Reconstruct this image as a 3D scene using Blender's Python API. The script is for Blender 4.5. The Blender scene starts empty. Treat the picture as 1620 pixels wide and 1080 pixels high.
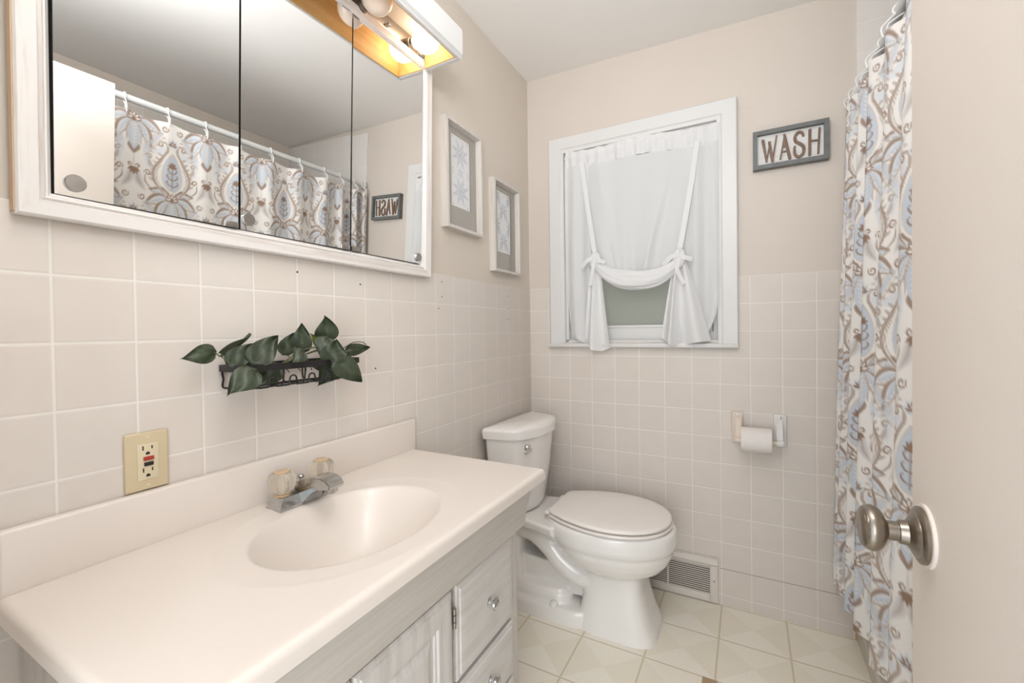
import bpy, bmesh, math, random
import numpy as np
from mathutils import Vector, Matrix

random.seed(7)
rng = np.random.default_rng(7)
S = bpy.context.scene
COL = S.collection
PI = math.pi

# ------------------------------------------------------------------ camera
cam_d = bpy.data.cameras.new('camera')
cam = bpy.data.objects.new('camera', cam_d)
COL.objects.link(cam)
cam_d.sensor_width = 36.0
cam_d.lens = 15.2541
cam_d.shift_x = -0.00144
cam_d.shift_y = -0.00506
cam_d.clip_start = 0.01
right = Vector((0.8803086, 0.4742128, -0.0133797))
up = Vector((0.0057174, 0.0175962, 0.9998288))
fwd = Vector((-0.4743671, 0.8802344, -0.0127788))
R3 = Matrix((right, up, -fwd)).transposed()
cam.matrix_world = Matrix.Translation((0.96893, -1.97986, 1.14921)) @ R3.to_4x4()
S.camera = cam

# ------------------------------------------------------------------ world, light, exposure
S.view_settings.view_transform = 'Standard'
S.view_settings.look = 'None'
S.view_settings.gamma = 1.0
S.view_settings.use_curve_mapping = False
S.view_settings.exposure = 0.0

W = bpy.data.worlds.new('world')
S.world = W
W.use_nodes = True
bg = W.node_tree.nodes['Background']
bg.inputs['Color'].default_value = (0.86, 0.93, 1.0, 1)
bg.inputs['Strength'].default_value = 1.6


def area_light(name, loc, target, sx, sy, power, color):
    d = bpy.data.lights.new(name, 'AREA')
    d.shape = 'RECTANGLE'
    d.size, d.size_y = sx, sy
    d.energy = power
    d.color = color
    o = bpy.data.objects.new(name, d)
    COL.objects.link(o)
    o.location = loc
    o.rotation_euler = (Vector(target) - Vector(loc)).to_track_quat('-Z', 'Y').to_euler()
    return o


# added fill lights beyond the doorway, standing in for unseen light from the hall
COOL = (0.955, 0.995, 1.045)
area_light('hall_fill', (0.55, -4.2, 1.35), (0.85, 0.0, 1.3), 1.6, 2.2, 9.0, COOL)
area_light('hall_low_fill', (0.74, -3.05, 0.12), (0.88, -0.4, 2.4), 1.2, 1.5, 3.5, COOL)  # added low fill, aimed up to brighten ceiling and upper walls
area_light('hall_side_fill', (1.25, -3.3, 1.3), (0.0, -0.9, 1.4), 0.8, 1.6, 18.0, COOL)  # added fill aimed at the left wall; no window known there
# added overhead lights: a point from above and an upward fill for the ceiling
area_light('overhead_up_fill', (0.75, -1.75, 2.0), (0.75, -1.5, 2.4), 0.45, 0.4, 12.0, COOL)  # added uplight, standing in for light bounced off the ceiling
pl = bpy.data.lights.new('overhead_point_fill', 'POINT')
pl.energy = 7.5
pl.color = COOL
pl.shadow_soft_size = 0.10
plo = bpy.data.objects.new('overhead_point_fill', pl)
COL.objects.link(plo)
plo.location = (0.98, -1.74, 2.02)


# ------------------------------------------------------------------ materials
def lin(c):
    def f(v):
        v /= 255.0
        return v / 12.92 if v <= 0.04045 else ((v + 0.055) / 1.055) ** 2.4
    return tuple(f(v) for v in c)


def set_in(b, key, v):
    if key in b.inputs:
        b.inputs[key].default_value = v


class NT:
    """small helper round a material's node tree"""
    def __init__(self, name):
        self.m = bpy.data.materials.new(name)
        self.m.use_nodes = True
        self.t = self.m.node_tree
        self.b = self.t.nodes['Principled BSDF']
        self.out = self.t.nodes['Material Output']

    def n(self, kind, **kw):
        x = self.t.nodes.new(kind)
        for k, v in kw.items():
            setattr(x, k, v)
        return x

    def l(self, a, b):
        self.t.links.new(a, b)

    def math(self, op, a, b=None, c=None):
        x = self.n('ShaderNodeMath', operation=op)
        for i, v in enumerate((a, b, c)):
            if v is None:
                continue
            if isinstance(v, (int, float)):
                x.inputs[i].default_value = v
            else:
                self.l(v, x.inputs[i])
        return x.outputs[0]

    def mix(self, fac, a, b):
        x = self.n('ShaderNodeMix', data_type='RGBA')
        if isinstance(fac, (int, float)):
            x.inputs[0].default_value = fac
        else:
            self.l(fac, x.inputs[0])
        for i, v in ((6, a), (7, b)):
            if isinstance(v, tuple):
                x.inputs[i].default_value = (*v[:3], 1)
            else:
                self.l(v, x.inputs[i])
        return x.outputs[2]

    def noise(self, scale, detail=3.0, vec=None, rough=0.5):
        x = self.n('ShaderNodeTexNoise')
        x.inputs['Scale'].default_value = scale
        x.inputs['Detail'].default_value = detail
        x.inputs['Roughness'].default_value = rough
        if vec is not None:
            self.l(vec, x.inputs['Vector'])
        return x.outputs['Fac']

    def ramp(self, fac, stops):
        x = self.n('ShaderNodeValToRGB')
        e = x.color_ramp.elements
        while len(e) < len(stops):
            e.new(0.5)
        for k, (p, c) in enumerate(stops):
            e[k].position = p
            e[k].color = (*c[:3], 1)
        self.l(fac, x.inputs[0])
        return x.outputs[0]

    def pos(self):
        return self.n('ShaderNodeNewGeometry').outputs['Position']

    def obj(self):
        return self.n('ShaderNodeTexCoord').outputs['Object']

    def sep(self, v):
        x = self.n('ShaderNodeSeparateXYZ')
        self.l(v, x.inputs[0])
        return x.outputs

    def comb(self, a, b, c):
        x = self.n('ShaderNodeCombineXYZ')
        for i, v in enumerate((a, b, c)):
            if isinstance(v, (int, float)):
                x.inputs[i].default_value = v
            else:
                self.l(v, x.inputs[i])
        return x.outputs[0]

    def mapping(self, vec, loc=(0, 0, 0), rot=(0, 0, 0), scale=(1, 1, 1)):
        x = self.n('ShaderNodeMapping')
        x.inputs['Location'].default_value = loc
        x.inputs['Rotation'].default_value = rot
        x.inputs['Scale'].default_value = scale
        self.l(vec, x.inputs['Vector'])
        return x.outputs[0]

    def bump(self, h, strength=0.2, dist=0.002):
        x = self.n('ShaderNodeBump')
        x.inputs['Strength'].default_value = strength
        x.inputs['Distance'].default_value = dist
        self.l(h, x.inputs['Height'])
        self.l(x.outputs[0], self.b.inputs['Normal'])


def plain(name, rgb, rough=0.5, metal=0.0, vary=0.05, scale=9.0, spec=None, bump=0.0, bscale=250.0, coat=0.0):
    k = NT(name)
    c = lin(rgb)
    v = k.obj()
    f = k.noise(scale, 4.0, v)
    col = k.mix(f, tuple(x * (1 - vary) for x in c), tuple(min(1, x * (1 + vary)) for x in c))
    k.l(col, k.b.inputs['Base Color'])
    k.b.inputs['Roughness'].default_value = rough
    k.b.inputs['Metallic'].default_value = metal
    if spec is not None:
        set_in(k.b, 'Specular IOR Level', spec)
    if coat:
        set_in(k.b, 'Coat Weight', coat)
        set_in(k.b, 'Coat Roughness', 0.08)
    if bump:
        k.bump(k.noise(bscale, 2.0, v), bump, 0.001)
    return k.m


def tile_mat(name, axis, pw, ph, off_w, off_h, tone, crack=False):
    """square glazed wall tile with pale grout; axis: 0 = x runs along the wall, 1 = y does"""
    k = NT(name)
    p = k.sep(k.pos())
    u = p[axis]
    uu = k.math('DIVIDE', k.math('SUBTRACT', u, off_w), pw)
    vv = k.math('DIVIDE', k.math('SUBTRACT', p[2], off_h), ph)
    fu = k.math('ABSOLUTE', k.math('SUBTRACT', k.math('FRACT', uu), 0.5))
    fv = k.math('ABSOLUTE', k.math('SUBTRACT', k.math('FRACT', vv), 0.5))
    mx = k.math('MAXIMUM', fu, fv)
    grout = k.n('ShaderNodeMapRange', interpolation_type='SMOOTHSTEP')
    grout.inputs['From Min'].default_value = 0.481
    grout.inputs['From Max'].default_value = 0.488
    k.l(mx, grout.inputs['Value'])
    g = grout.outputs[0]
    cell = k.n('ShaderNodeTexWhiteNoise', noise_dimensions='2D')
    k.l(k.comb(k.math('FLOOR', uu), k.math('FLOOR', vv), 0.0), cell.inputs['Vector'])
    cv = cell.outputs['Value']
    base = lin(tone)
    mott = k.noise(16.0, 5.0, k.pos(), 0.6)
    c1 = k.mix(mott, tuple(x * 0.94 for x in base), tuple(min(1, x * 1.05) for x in base))
    warm = tuple(x * y for x, y in zip(base, (0.985, 0.965, 0.94)))
    c2 = k.mix(k.math('MULTIPLY', cv, 0.55), c1, warm)
    col = k.mix(g, c2, lin((234, 228, 220)))
    if crack:
        band = k.math('LESS_THAN', k.math('ABSOLUTE', k.math('SUBTRACT', p[2], 0.1508)), 0.0011)
        m = k.math('MULTIPLY', band, k.math('GREATER_THAN', p[0], 0.862))
        col = k.mix(m, col, lin((120, 104, 88)))
    k.l(col, k.b.inputs['Base Color'])
    r = k.n('ShaderNodeMapRange')
    r.inputs['To Min'].default_value = 0.42
    set_in(k.b, 'Specular IOR Level', 0.3)
    r.inputs['To Max'].default_value = 0.55
    k.l(g, r.inputs['Value'])
    k.l(r.outputs[0], k.b.inputs['Roughness'])
    pil = k.n('ShaderNodeMapRange', interpolation_type='SMOOTHSTEP')
    pil.inputs['From Min'].default_value = 0.455
    pil.inputs['From Max'].default_value = 0.495
    pil.inputs['To Min'].default_value = 1.0
    pil.inputs['To Max'].default_value = 0.0
    k.l(mx, pil.inputs['Value'])
    h = k.math('ADD', pil.outputs[0], k.math('MULTIPLY', k.noise(40.0, 2.0, k.pos()), 0.35))
    k.bump(h, 0.35, 0.0016)
    return k.m


def floor_mat():
    k = NT('vinyl floor')
    p = k.sep(k.pos())
    fx = k.math('SUBTRACT', k.math('FRACT', k.math('DIVIDE', k.math('SUBTRACT', p[0], 0.1895), 0.2268)), 0.5)
    fy = k.math('SUBTRACT', k.math('FRACT', k.math('DIVIDE', k.math('ADD', p[1], 0.8800), 0.2185)), 0.5)
    ax, ay = k.math('ABSOLUTE', fx), k.math('ABSOLUTE', fy)
    line = k.math('GREATER_THAN', k.math('MAXIMUM', ax, ay), 0.4865)
    tri = k.math('GREATER_THAN', ax, ay)
    half = k.math('GREATER_THAN', k.math('ADD', fx, fy), 0.0)
    sp = k.noise(330.0, 2.0, k.pos(), 0.7)
    speck = k.ramp(sp, [(0.30, lin((232, 222, 203))), (0.5, lin((249, 243, 230))), (0.75, lin((252, 249, 240)))])
    c = k.mix(k.math('MULTIPLY', tri, 0.26), speck, lin((224, 211, 182)))
    c = k.mix(k.math('MULTIPLY', half, 0.16), c, lin((240, 231, 210)))
    blotch = k.noise(5.0, 3.0, k.pos())
    c = k.mix(k.math('MULTIPLY', blotch, 0.25), c, lin((236, 226, 202)))
    c = k.mix(k.math('MULTIPLY', line, 0.72), c, lin((204, 188, 158)))
    inx = k.math('LESS_THAN', k.math('ABSOLUTE', k.math('SUBTRACT', p[0], 0.855)), 0.023)
    iny = k.math('LESS_THAN', k.math('ABSOLUTE', k.math('ADD', p[1], 0.468)), 0.028)
    worn = k.ramp(k.noise(260.0, 3.0, k.pos(), 0.8), [(0.35, lin((150, 118, 84))), (0.7, lin((206, 184, 150)))])
    c = k.mix(k.math('MULTIPLY', inx, iny), c, worn)
    k.l(c, k.b.inputs['Base Color'])
    k.b.inputs['Roughness'].default_value = 0.42
    k.bump(k.noise(300.0, 2.0, k.pos()), 0.12, 0.001)
    return k.m


def paint_mat(name, rgb, rough=0.6, bump=0.25):
    k = NT(name)
    c = lin(rgb)
    f = k.noise(2.2, 5.0, k.pos())
    k.l(k.mix(f, tuple(x * 0.965 for x in c), tuple(min(1, x * 1.03) for x in c)), k.b.inputs['Base Color'])
    k.b.inputs['Roughness'].default_value = rough
    k.bump(k.noise(90.0, 4.0, k.pos()), bump, 0.0012)
    return k.m


def whitewash_mat(name, top, under, stretch, amount=0.5, rough=0.45):
    """brushed, distressed paint: streaks of the under colour along one axis"""
    k = NT(name)
    v = k.mapping(k.obj(), scale=stretch)
    f = k.noise(1.0, 6.0, v, 0.65)
    col = k.ramp(f, [(0.30, lin(under)), (0.30 + 0.22 * amount + 0.06, lin(top)), (1.0, lin(tuple(min(255, x + 5) for x in top)))])
    k.l(col, k.b.inputs['Base Color'])
    k.b.inputs['Roughness'].default_value = rough
    k.bump(f, 0.15, 0.001)
    return k.m


def wood_mat(name, a, b, stretch):
    k = NT(name)
    v = k.mapping(k.obj(), scale=stretch)
    w = k.noise(1.0, 6.0, v, 0.6)
    k.l(k.ramp(w, [(0.3, lin(a)), (0.7, lin(b))]), k.b.inputs['Base Color'])
    k.b.inputs['Roughness'].default_value = 0.5
    return k.m


def attr_mat(name, rough=0.75, translucent=0.0, bump=0.0):
    k = NT(name)
    a = k.n('ShaderNodeAttribute', attribute_name='pattern')
    k.l(a.outputs['Color'], k.b.inputs['Base Color'])
    k.b.inputs['Roughness'].default_value = rough
    set_in(k.b, 'Specular IOR Level', 0.2)
    if bump:
        v = k.obj()
        k.bump(k.noise(700.0, 2.0, v), bump, 0.0006)
    if translucent:
        tr = k.n('ShaderNodeBsdfTranslucent')
        k.l(a.outputs['Color'], tr.inputs['Color'])
        mx = k.n('ShaderNodeMixShader')
        mx.inputs[0].default_value = translucent
        k.l(k.b.outputs[0], mx.inputs[1])
        k.l(tr.outputs[0], mx.inputs[2])
        k.l(mx.outputs[0], k.out.inputs['Surface'])
    return k.m


def emission_mat(name, rgb, strength):
    k = NT(name)
    k.b.inputs['Base Color'].default_value = (1, 1, 1, 1)
    k.b.inputs['Roughness'].default_value = 0.2
    k.b.inputs['Emission Color'].default_value = (*rgb, 1)
    k.b.inputs['Emission Strength'].default_value = strength
    return k.m


M = {}
M['paint_left'] = paint_mat('greige wall paint', (214, 203, 190))
M['paint_back'] = paint_mat('greige wall paint window side', (214, 203, 192))
M['ceiling'] = paint_mat('ceiling paint', (242, 238, 233), 0.75, 0.15)
M['tile_left'] = tile_mat('left wall tile', 1, 0.1067, 0.1091, -0.0139, 1.3568, (222, 213, 204))
M['tile_back'] = tile_mat('back wall tile', 0, 0.1095, 0.1095, -0.0063, 1.356, (219, 210, 201), True)
M['tile_tub'] = tile_mat('tub wall tile', 0, 0.1095, 0.1095, -0.0063, 1.356, (226, 222, 217))
M['tile_tub_side'] = tile_mat('tub side wall tile', 1, 0.1095, 0.1095, 0.0, 1.356, (222, 216, 208))
M['floor'] = floor_mat()
M['window_trim'] = plain('window trim paint', (219, 217, 214), 0.38, vary=0.02, bump=0.06, bscale=60)
M['white_gloss'] = plain('white trim paint', (238, 235, 231), 0.32, vary=0.02, bump=0.06, bscale=60)
M['door_paint'] = plain('door paint', (228, 218, 208), 0.6, vary=0.02, scale=3, bump=0.25, bscale=170)
M['cabinet_frame'] = whitewash_mat('white brushed frame', (236, 231, 226), (214, 203, 194), (60, 3, 60), 0.6)
M['cabinet_frame_v'] = whitewash_mat('white brushed stile', (236, 231, 226), (214, 203, 194), (60, 60, 3), 0.6)
M['raw_edge'] = wood_mat('bare pine edge', (196, 160, 122), (219, 190, 158), (40, 40, 3))
M['mirror'] = None
k = NT('mirror glass')
k.b.inputs['Base Color'].default_value = (0.94, 0.945, 0.94, 1)
k.b.inputs['Metallic'].default_value = 1.0
k.b.inputs['Roughness'].default_value = 0.0
M['mirror'] = k.m
M['glass_edge'] = plain('dark mirror edge', (58, 62, 58), 0.25, vary=0.1)
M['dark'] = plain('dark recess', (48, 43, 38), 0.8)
M['chrome'] = plain('chrome', (214, 214, 214), 0.08, 1.0, vary=0.02)
M['chrome_worn'] = plain('worn chrome', (188, 187, 185), 0.16, 1.0, vary=0.16, scale=70)
M['plate'] = plain('satin chrome plate', (176, 172, 168), 0.2, 1.0, vary=0.02)
M['nickel'] = plain('brushed nickel', (150, 141, 130), 0.28, 1.0, vary=0.05, scale=60)
M['steel_pull'] = plain('satin steel', (172, 168, 164), 0.3, 1.0, vary=0.05)
M['orange_wood'] = wood_mat('varnished pine', (214, 160, 92), (232, 184, 122), (50, 4, 50))
M['cream_board'] = plain('cream painted board', (236, 220, 204), 0.5)
M['counter'] = plain('cultured marble', (232, 222, 212), 0.3, vary=0.012, scale=3, coat=0.15)
M['whitewash'] = whitewash_mat('whitewashed cabinet', (216, 212, 207), (203, 197, 190), (60, 4, 60), 0.9, 0.5)
M['whitewash_v'] = whitewash_mat('whitewashed cabinet upright', (216, 212, 207), (199, 193, 186), (60, 60, 4), 0.9, 0.5)
M['whitewash_edge'] = whitewash_mat('worn paint edge', (196, 194, 190), (140, 134, 128), (60, 8, 60), 0.9, 0.5)
M['apron'] = whitewash_mat('grey brushed apron', (205, 199, 191), (194, 186, 177), (120, 5, 120), 0.9, 0.5)
M['porcelain'] = plain('porcelain', (240, 236, 231), 0.12, vary=0.008, scale=4, coat=0.4)
M['seat_plastic'] = plain('toilet seat plastic', (242, 235, 228), 0.3, vary=0.008)
M['almond'] = plain('almond plastic', (214, 197, 162), 0.35, vary=0.01)
M['almond_light'] = plain('light almond plastic', (224, 210, 178), 0.35, vary=0.01)
M['red'] = plain('red button', (176, 58, 44), 0.4)
M['black_plastic'] = plain('black plastic', (40, 38, 38), 0.4)
M['black_metal'] = plain('black wire', (34, 31, 31), 0.38, vary=0.15, scale=60)
M['frame_wood'] = whitewash_mat('pale grey wood frame', (212, 205, 197), (196, 187, 178), (60, 60, 4), 0.6, 0.55)
M['mat_board'] = plain('grey mat board', (172, 165, 155), 0.8, vary=0.015)
M['art'] = attr_mat('art print', 0.7)
M['sign_frame'] = wood_mat('grey painted sign frame', (98, 100, 98), (114, 116, 114), (30, 30, 30))
M['sign_board'] = whitewash_mat('white sign board', (224, 221, 217), (208, 203, 197), (6, 60, 60), 0.6, 0.6)
M['letter'] = wood_mat('brown letter', (104, 80, 62), (132, 105, 84), (80, 80, 20))
M['paper'] = plain('tissue paper', (232, 226, 220), 0.9, vary=0.01, bump=0.2, bscale=400)
M['peach_ceramic'] = plain('peach ceramic', (219, 203, 187), 0.35, vary=0.03, scale=30)
M['white_metal'] = plain('white enamel', (222, 218, 214), 0.35, vary=0.03, scale=20)
M['cream_plastic'] = plain('cream plastic roller', (226, 213, 186), 0.4)
M['vent_metal'] = plain('painted register metal', (218, 210, 200), 0.4, vary=0.04, scale=25)
M['rod'] = plain('white enamelled rod', (216, 216, 214), 0.3, vary=0.02)
M['ring'] = plain('white plastic ring', (240, 239, 237), 0.3, vary=0.01)
M['shower_cloth'] = attr_mat('damask shower curtain', 0.8, 0.12, 0.2)
M['tub'] = plain('tub enamel', (226, 220, 210), 0.2, vary=0.01, coat=0.3)
M['caulk'] = plain('old yellowed caulk', (204, 182, 140), 0.6, vary=0.1, scale=40)
M['plaster'] = plain('broken plaster', (190, 172, 152), 0.9, vary=0.15, scale=60)

k = NT('sheer white cloth')
k.b.inputs['Base Color'].default_value = (0.88, 0.875, 0.87, 1)
k.b.inputs['Roughness'].default_value = 0.9
set_in(k.b, 'Specular IOR Level', 0.1)
weave = k.noise(900.0, 2.0, k.obj())
k.bump(weave, 0.15, 0.0004)
tr = k.n('ShaderNodeBsdfTranslucent')
tr.inputs['Color'].default_value = (0.9, 0.895, 0.89, 1)
tp = k.n('ShaderNodeBsdfTransparent')
m1 = k.n('ShaderNodeMixShader')
m1.inputs[0].default_value = 0.22
k.l(k.b.outputs[0], m1.inputs[1]); k.l(tr.outputs[0], m1.inputs[2])
m2 = k.n('ShaderNodeMixShader')
m2.inputs[0].default_value = 0.13
k.l(m1.outputs[0], m2.inputs[1]); k.l(tp.outputs[0], m2.inputs[2])
k.l(m2.outputs[0], k.out.inputs['Surface'])
M['sheer'] = k.m
k = NT('dense white cloth')
k.b.inputs['Base Color'].default_value = (0.88, 0.872, 0.865, 1)
k.b.inputs['Roughness'].default_value = 0.9
set_in(k.b, 'Specular IOR Level', 0.1)
tr = k.n('ShaderNodeBsdfTranslucent'); tr.inputs['Color'].default_value = (0.9, 0.89, 0.885, 1)
m1 = k.n('ShaderNodeMixShader'); m1.inputs[0].default_value = 0.22
k.l(k.b.outputs[0], m1.inputs[1]); k.l(tr.outputs[0], m1.inputs[2]); k.l(m1.outputs[0], k.out.inputs['Surface'])
M['cloth'] = k.m

k = NT('obscured window glass')                          # pebbled privacy glass
peb = k.n('ShaderNodeTexVoronoi'); peb.inputs['Scale'].default_value = 420.0
k.l(k.obj(), peb.inputs['Vector'])
k.b.inputs['Base Color'].default_value = (*lin((188, 188, 178)), 1)
k.b.inputs['Roughness'].default_value = 0.25
k.bump(peb.outputs['Distance'], 0.5, 0.001)
tr = k.n('ShaderNodeBsdfTranslucent'); tr.inputs['Color'].default_value = (*lin((188, 187, 178)), 1)
m1 = k.n('ShaderNodeMixShader'); m1.inputs[0].default_value = 0.6
k.l(k.b.outputs[0], m1.inputs[1]); k.l(tr.outputs[0], m1.inputs[2]); k.l(m1.outputs[0], k.out.inputs['Surface'])
M['obscure_glass'] = k.m

k = NT('clear acrylic')
k.b.inputs['Base Color'].default_value = (*lin((250, 243, 230)), 1)
k.b.inputs['Roughness'].default_value = 0.05
k.b.inputs['IOR'].default_value = 1.42
set_in(k.b, 'Transmission Weight', 0.85)
M['acrylic'] = k.m
M['acrylic_cap'] = plain('yellowed acrylic cap', (206, 176, 138), 0.25, vary=0.15, scale=80)
k = NT('frosted bulb glass')
k.b.inputs['Base Color'].default_value = (*lin((244, 226, 210)), 1)
k.b.inputs['Roughness'].default_value = 0.22
set_in(k.b, 'Subsurface Weight', 0.4)
set_in(k.b, 'Subsurface Radius', (0.03, 0.02, 0.015))
M['bulb_off'] = k.m
M['bulb_on'] = emission_mat('lit bulb', (1.0, 0.84, 0.64), 5.5)
M['lamp_glass'] = emission_mat('lit lamp glass', (1.0, 0.93, 0.85), 1.5)
k = NT('picture glass')
k.b.inputs['Base Color'].default_value = (1, 1, 1, 1)
k.b.inputs['Roughness'].default_value = 0.02
g1 = k.n('ShaderNodeBsdfTransparent')
m1 = k.n('ShaderNodeMixShader'); m1.inputs[0].default_value = 0.06
gl = k.n('ShaderNodeBsdfGlossy'); gl.inputs['Roughness'].default_value = 0.03
k.l(g1.outputs[0], m1.inputs[1]); k.l(gl.outputs[0], m1.inputs[2]); k.l(m1.outputs[0], k.out.inputs['Surface'])
M['picture_glass'] = k.m

k = NT('ivy leaf')
a = k.n('ShaderNodeAttribute', attribute_name='pattern')
k.l(a.outputs['Color'], k.b.inputs['Base Color'])
k.b.inputs['Roughness'].default_value = 0.38
M['leaf'] = k.m
M['stem'] = plain('vine stem', (92, 92, 60), 0.6, vary=0.15, scale=60)


# ------------------------------------------------------------------ mesh helpers
def tag(o, label=None, cat=None, group=None, kind=None):
    if label: o['label'] = label
    if cat: o['category'] = cat
    if group: o['group'] = group
    if kind: o['kind'] = kind
    return o


def empty(name, loc=(0, 0, 0)):
    o = bpy.data.objects.new(name, None)
    o.empty_display_size = 0.1
    COL.objects.link(o)
    o.location = loc
    return o


class MB:
    """collects geometry in world coordinates; build() links it as one mesh object"""
    def __init__(self):
        self.bm = bmesh.new()

    def _bevel(self, faces, r, seg):
        es = list({e for f in faces for e in f.edges})
        bmesh.ops.bevel(self.bm, geom=es, offset=r, segments=seg, affect='EDGES', profile=0.5)

    def box(self, x0, x1, y0, y1, z0, z1, r=0.0, seg=2):
        v = [self.bm.verts.new((x, y, z)) for x in (x0, x1) for y in (y0, y1) for z in (z0, z1)]
        q = [(0, 1, 3, 2), (4, 6, 7, 5), (0, 4, 5, 1), (2, 3, 7, 6), (0, 2, 6, 4), (1, 5, 7, 3)]
        fs = [self.bm.faces.new([v[i] for i in f]) for f in q]
        if r > 0:
            self._bevel(fs, r, seg)
        return self

    def prism(self, poly, axis, a, b, r=0.0, seg=2):
        """extrude a 2-D polygon; axis 0/1/2 is the extrusion axis, polygon in the other two in order"""
        def P(p, t):
            c = [0, 0, 0]
            o = [i for i in range(3) if i != axis]
            c[axis] = t; c[o[0]] = p[0]; c[o[1]] = p[1]
            return c
        A = [self.bm.verts.new(P(p, a)) for p in poly]
        B = [self.bm.verts.new(P(p, b)) for p in poly]
        n = len(poly)
        fs = [self.bm.faces.new(A), self.bm.faces.new(B[::-1])]
        fs += [self.bm.faces.new((A[i], B[i], B[(i + 1) % n], A[(i + 1) % n])) for i in range(n)]
        if r > 0:
            self._bevel(fs, r, seg)
        return self

    def loft(self, rings, cap=True, closed=True):
        R = [[self.bm.verts.new(p) for p in ring] for ring in rings]
        n = len(rings[0])
        for a, b in zip(R[:-1], R[1:]):
            for i in range(n if closed else n - 1):
                j = (i + 1) % n
                self.bm.faces.new((a[i], a[j], b[j], b[i]))
        if cap:
            for ring in (R[0], R[-1]):
                try:
                    self.bm.faces.new(ring)
                except ValueError:
                    pass
        return self

    def lathe(self, prof, c, axis=(0, 0, 1), n=28, lobes=0, lobe_amp=0.0):
        """profile [(t along axis, radius)] turned round axis through c"""
        ax = Vector(axis).normalized()
        t = Vector((0, 0, 1)) if abs(ax.z) < 0.9 else Vector((1, 0, 0))
        u = ax.cross(t).normalized(); w = ax.cross(u)
        c = Vector(c)
        rings = []
        for h, r in prof:
            ring = []
            for i in range(n):
                a = 2 * PI * i / n
                rr = r * (1 + (lobe_amp * math.cos(lobes * a) if lobes else 0))
                ring.append(c + ax * h + (u * math.cos(a) + w * math.sin(a)) * rr)
            rings.append(ring)
        return self.loft(rings)

    def tube(self, pts, r, n=10, closed=False):
        pts = [Vector(p) for p in pts]
        m = len(pts)
        rad = r if isinstance(r, (list, tuple)) else [r] * m
        rings = []
        prev = None
        for i, p in enumerate(pts):
            if closed:
                d = (pts[(i + 1) % m] - pts[i - 1]).normalized()
            else:
                d = (pts[min(i + 1, m - 1)] - pts[max(i - 1, 0)]).normalized()
            if prev is None:
                t = Vector((0, 0, 1)) if abs(d.z) < 0.9 else Vector((1, 0, 0))
                u = d.cross(t).normalized()
            else:
                u = (prev - d * prev.dot(d)).normalized()
            prev = u
            w = d.cross(u)
            rings.append([p + (u * math.cos(2 * PI * k / n) + w * math.sin(2 * PI * k / n)) * rad[i] for k in range(n)])
        if closed:
            rings.append(rings[0])
            return self.loft(rings, cap=False)
        return self.loft(rings)

    def grid(self, P):
        """P[i][j] points"""
        V = [[self.bm.verts.new(p) for p in row] for row in P]
        for i in range(len(V) - 1):
            for j in range(len(V[0]) - 1):
                self.bm.faces.new((V[i][j], V[i + 1][j], V[i + 1][j + 1], V[i][j + 1]))
        return self

    def build(self, name, mat, parent=None, angle=38, weld=0.00002):
        bm = self.bm
        if weld:
            bmesh.ops.remove_doubles(bm, verts=bm.verts, dist=weld)
        bmesh.ops.recalc_face_normals(bm, faces=bm.faces)
        me = bpy.data.meshes.new(name)
        for f in bm.faces:
            f.smooth = True
        lim = math.radians(angle)
        for e in bm.edges:
            if len(e.link_faces) == 2 and e.calc_face_angle(0) > lim:
                e.smooth = False
        bm.to_mesh(me)
        bm.free()
        for m in (mat if isinstance(mat, (list, tuple)) else [mat]):
            me.materials.append(m)
        o = bpy.data.objects.new(name, me)
        COL.objects.link(o)
        if parent is not None:
            put_under(o, parent)
        return o


def put_under(o, parent):
    """parent o, whose mesh is in world coordinates, keeping it where it is"""
    mw = Matrix.LocRotScale(parent.location, parent.rotation_euler, parent.scale)
    pp = parent.parent
    while pp is not None:
        mw = Matrix.LocRotScale(pp.location, pp.rotation_euler, pp.scale) @ mw
        pp = pp.parent
    # move the mesh data into the parent's space
    if o.data is not None and o.matrix_basis == Matrix.Identity(4):
        o.data.transform(mw.inverted())
    o.parent = parent


def recenter(o):
    """put a top-level mesh object's origin at its base centre"""
    vs = [v.co for v in o.data.vertices]
    c = Vector(((min(v.x for v in vs) + max(v.x for v in vs)) / 2, (min(v.y for v in vs) + max(v.y for v in vs)) / 2, min(v.z for v in vs)))
    o.data.transform(Matrix.Translation(-c))
    o.location = c
    return o


def grid_mesh(name, P, mat, color=None, parent=None, angle=180):
    """fast grid from an array (rows, cols, 3), optional per-point colour"""
    r, c, _ = P.shape
    me = bpy.data.meshes.new(name)
    idx = np.arange(r * c).reshape(r, c)
    f = np.stack([idx[:-1, :-1], idx[1:, :-1], idx[1:, 1:], idx[:-1, 1:]], -1).reshape(-1, 4)
    me.from_pydata(P.reshape(-1, 3).tolist(), [], f.tolist())
    me.polygons.foreach_set('use_smooth', np.ones(len(f), bool))
    if color is not None:
        at = me.color_attributes.new('pattern', 'FLOAT_COLOR', 'POINT')
        rgba = np.ones((r * c, 4), np.float32)
        rgba[:, :3] = color.reshape(-1, 3)
        at.data.foreach_set('color', rgba.ravel())
    me.materials.append(mat)
    o = bpy.data.objects.new(name, me)
    COL.objects.link(o)
    if parent is not None:
        put_under(o, parent)
    return o


def ellipse_ring(cx, cy, z, ax, ay, n=40, ex=2.0, ey=2.0):
    out = []
    for i in range(n):
        a = 2 * PI * i / n
        c, s = math.cos(a), math.sin(a)
        out.append((cx + ax * math.copysign(abs(c) ** (2 / ex), c), cy + ay * math.copysign(abs(s) ** (2 / ey), s), z))
    return out


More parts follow.
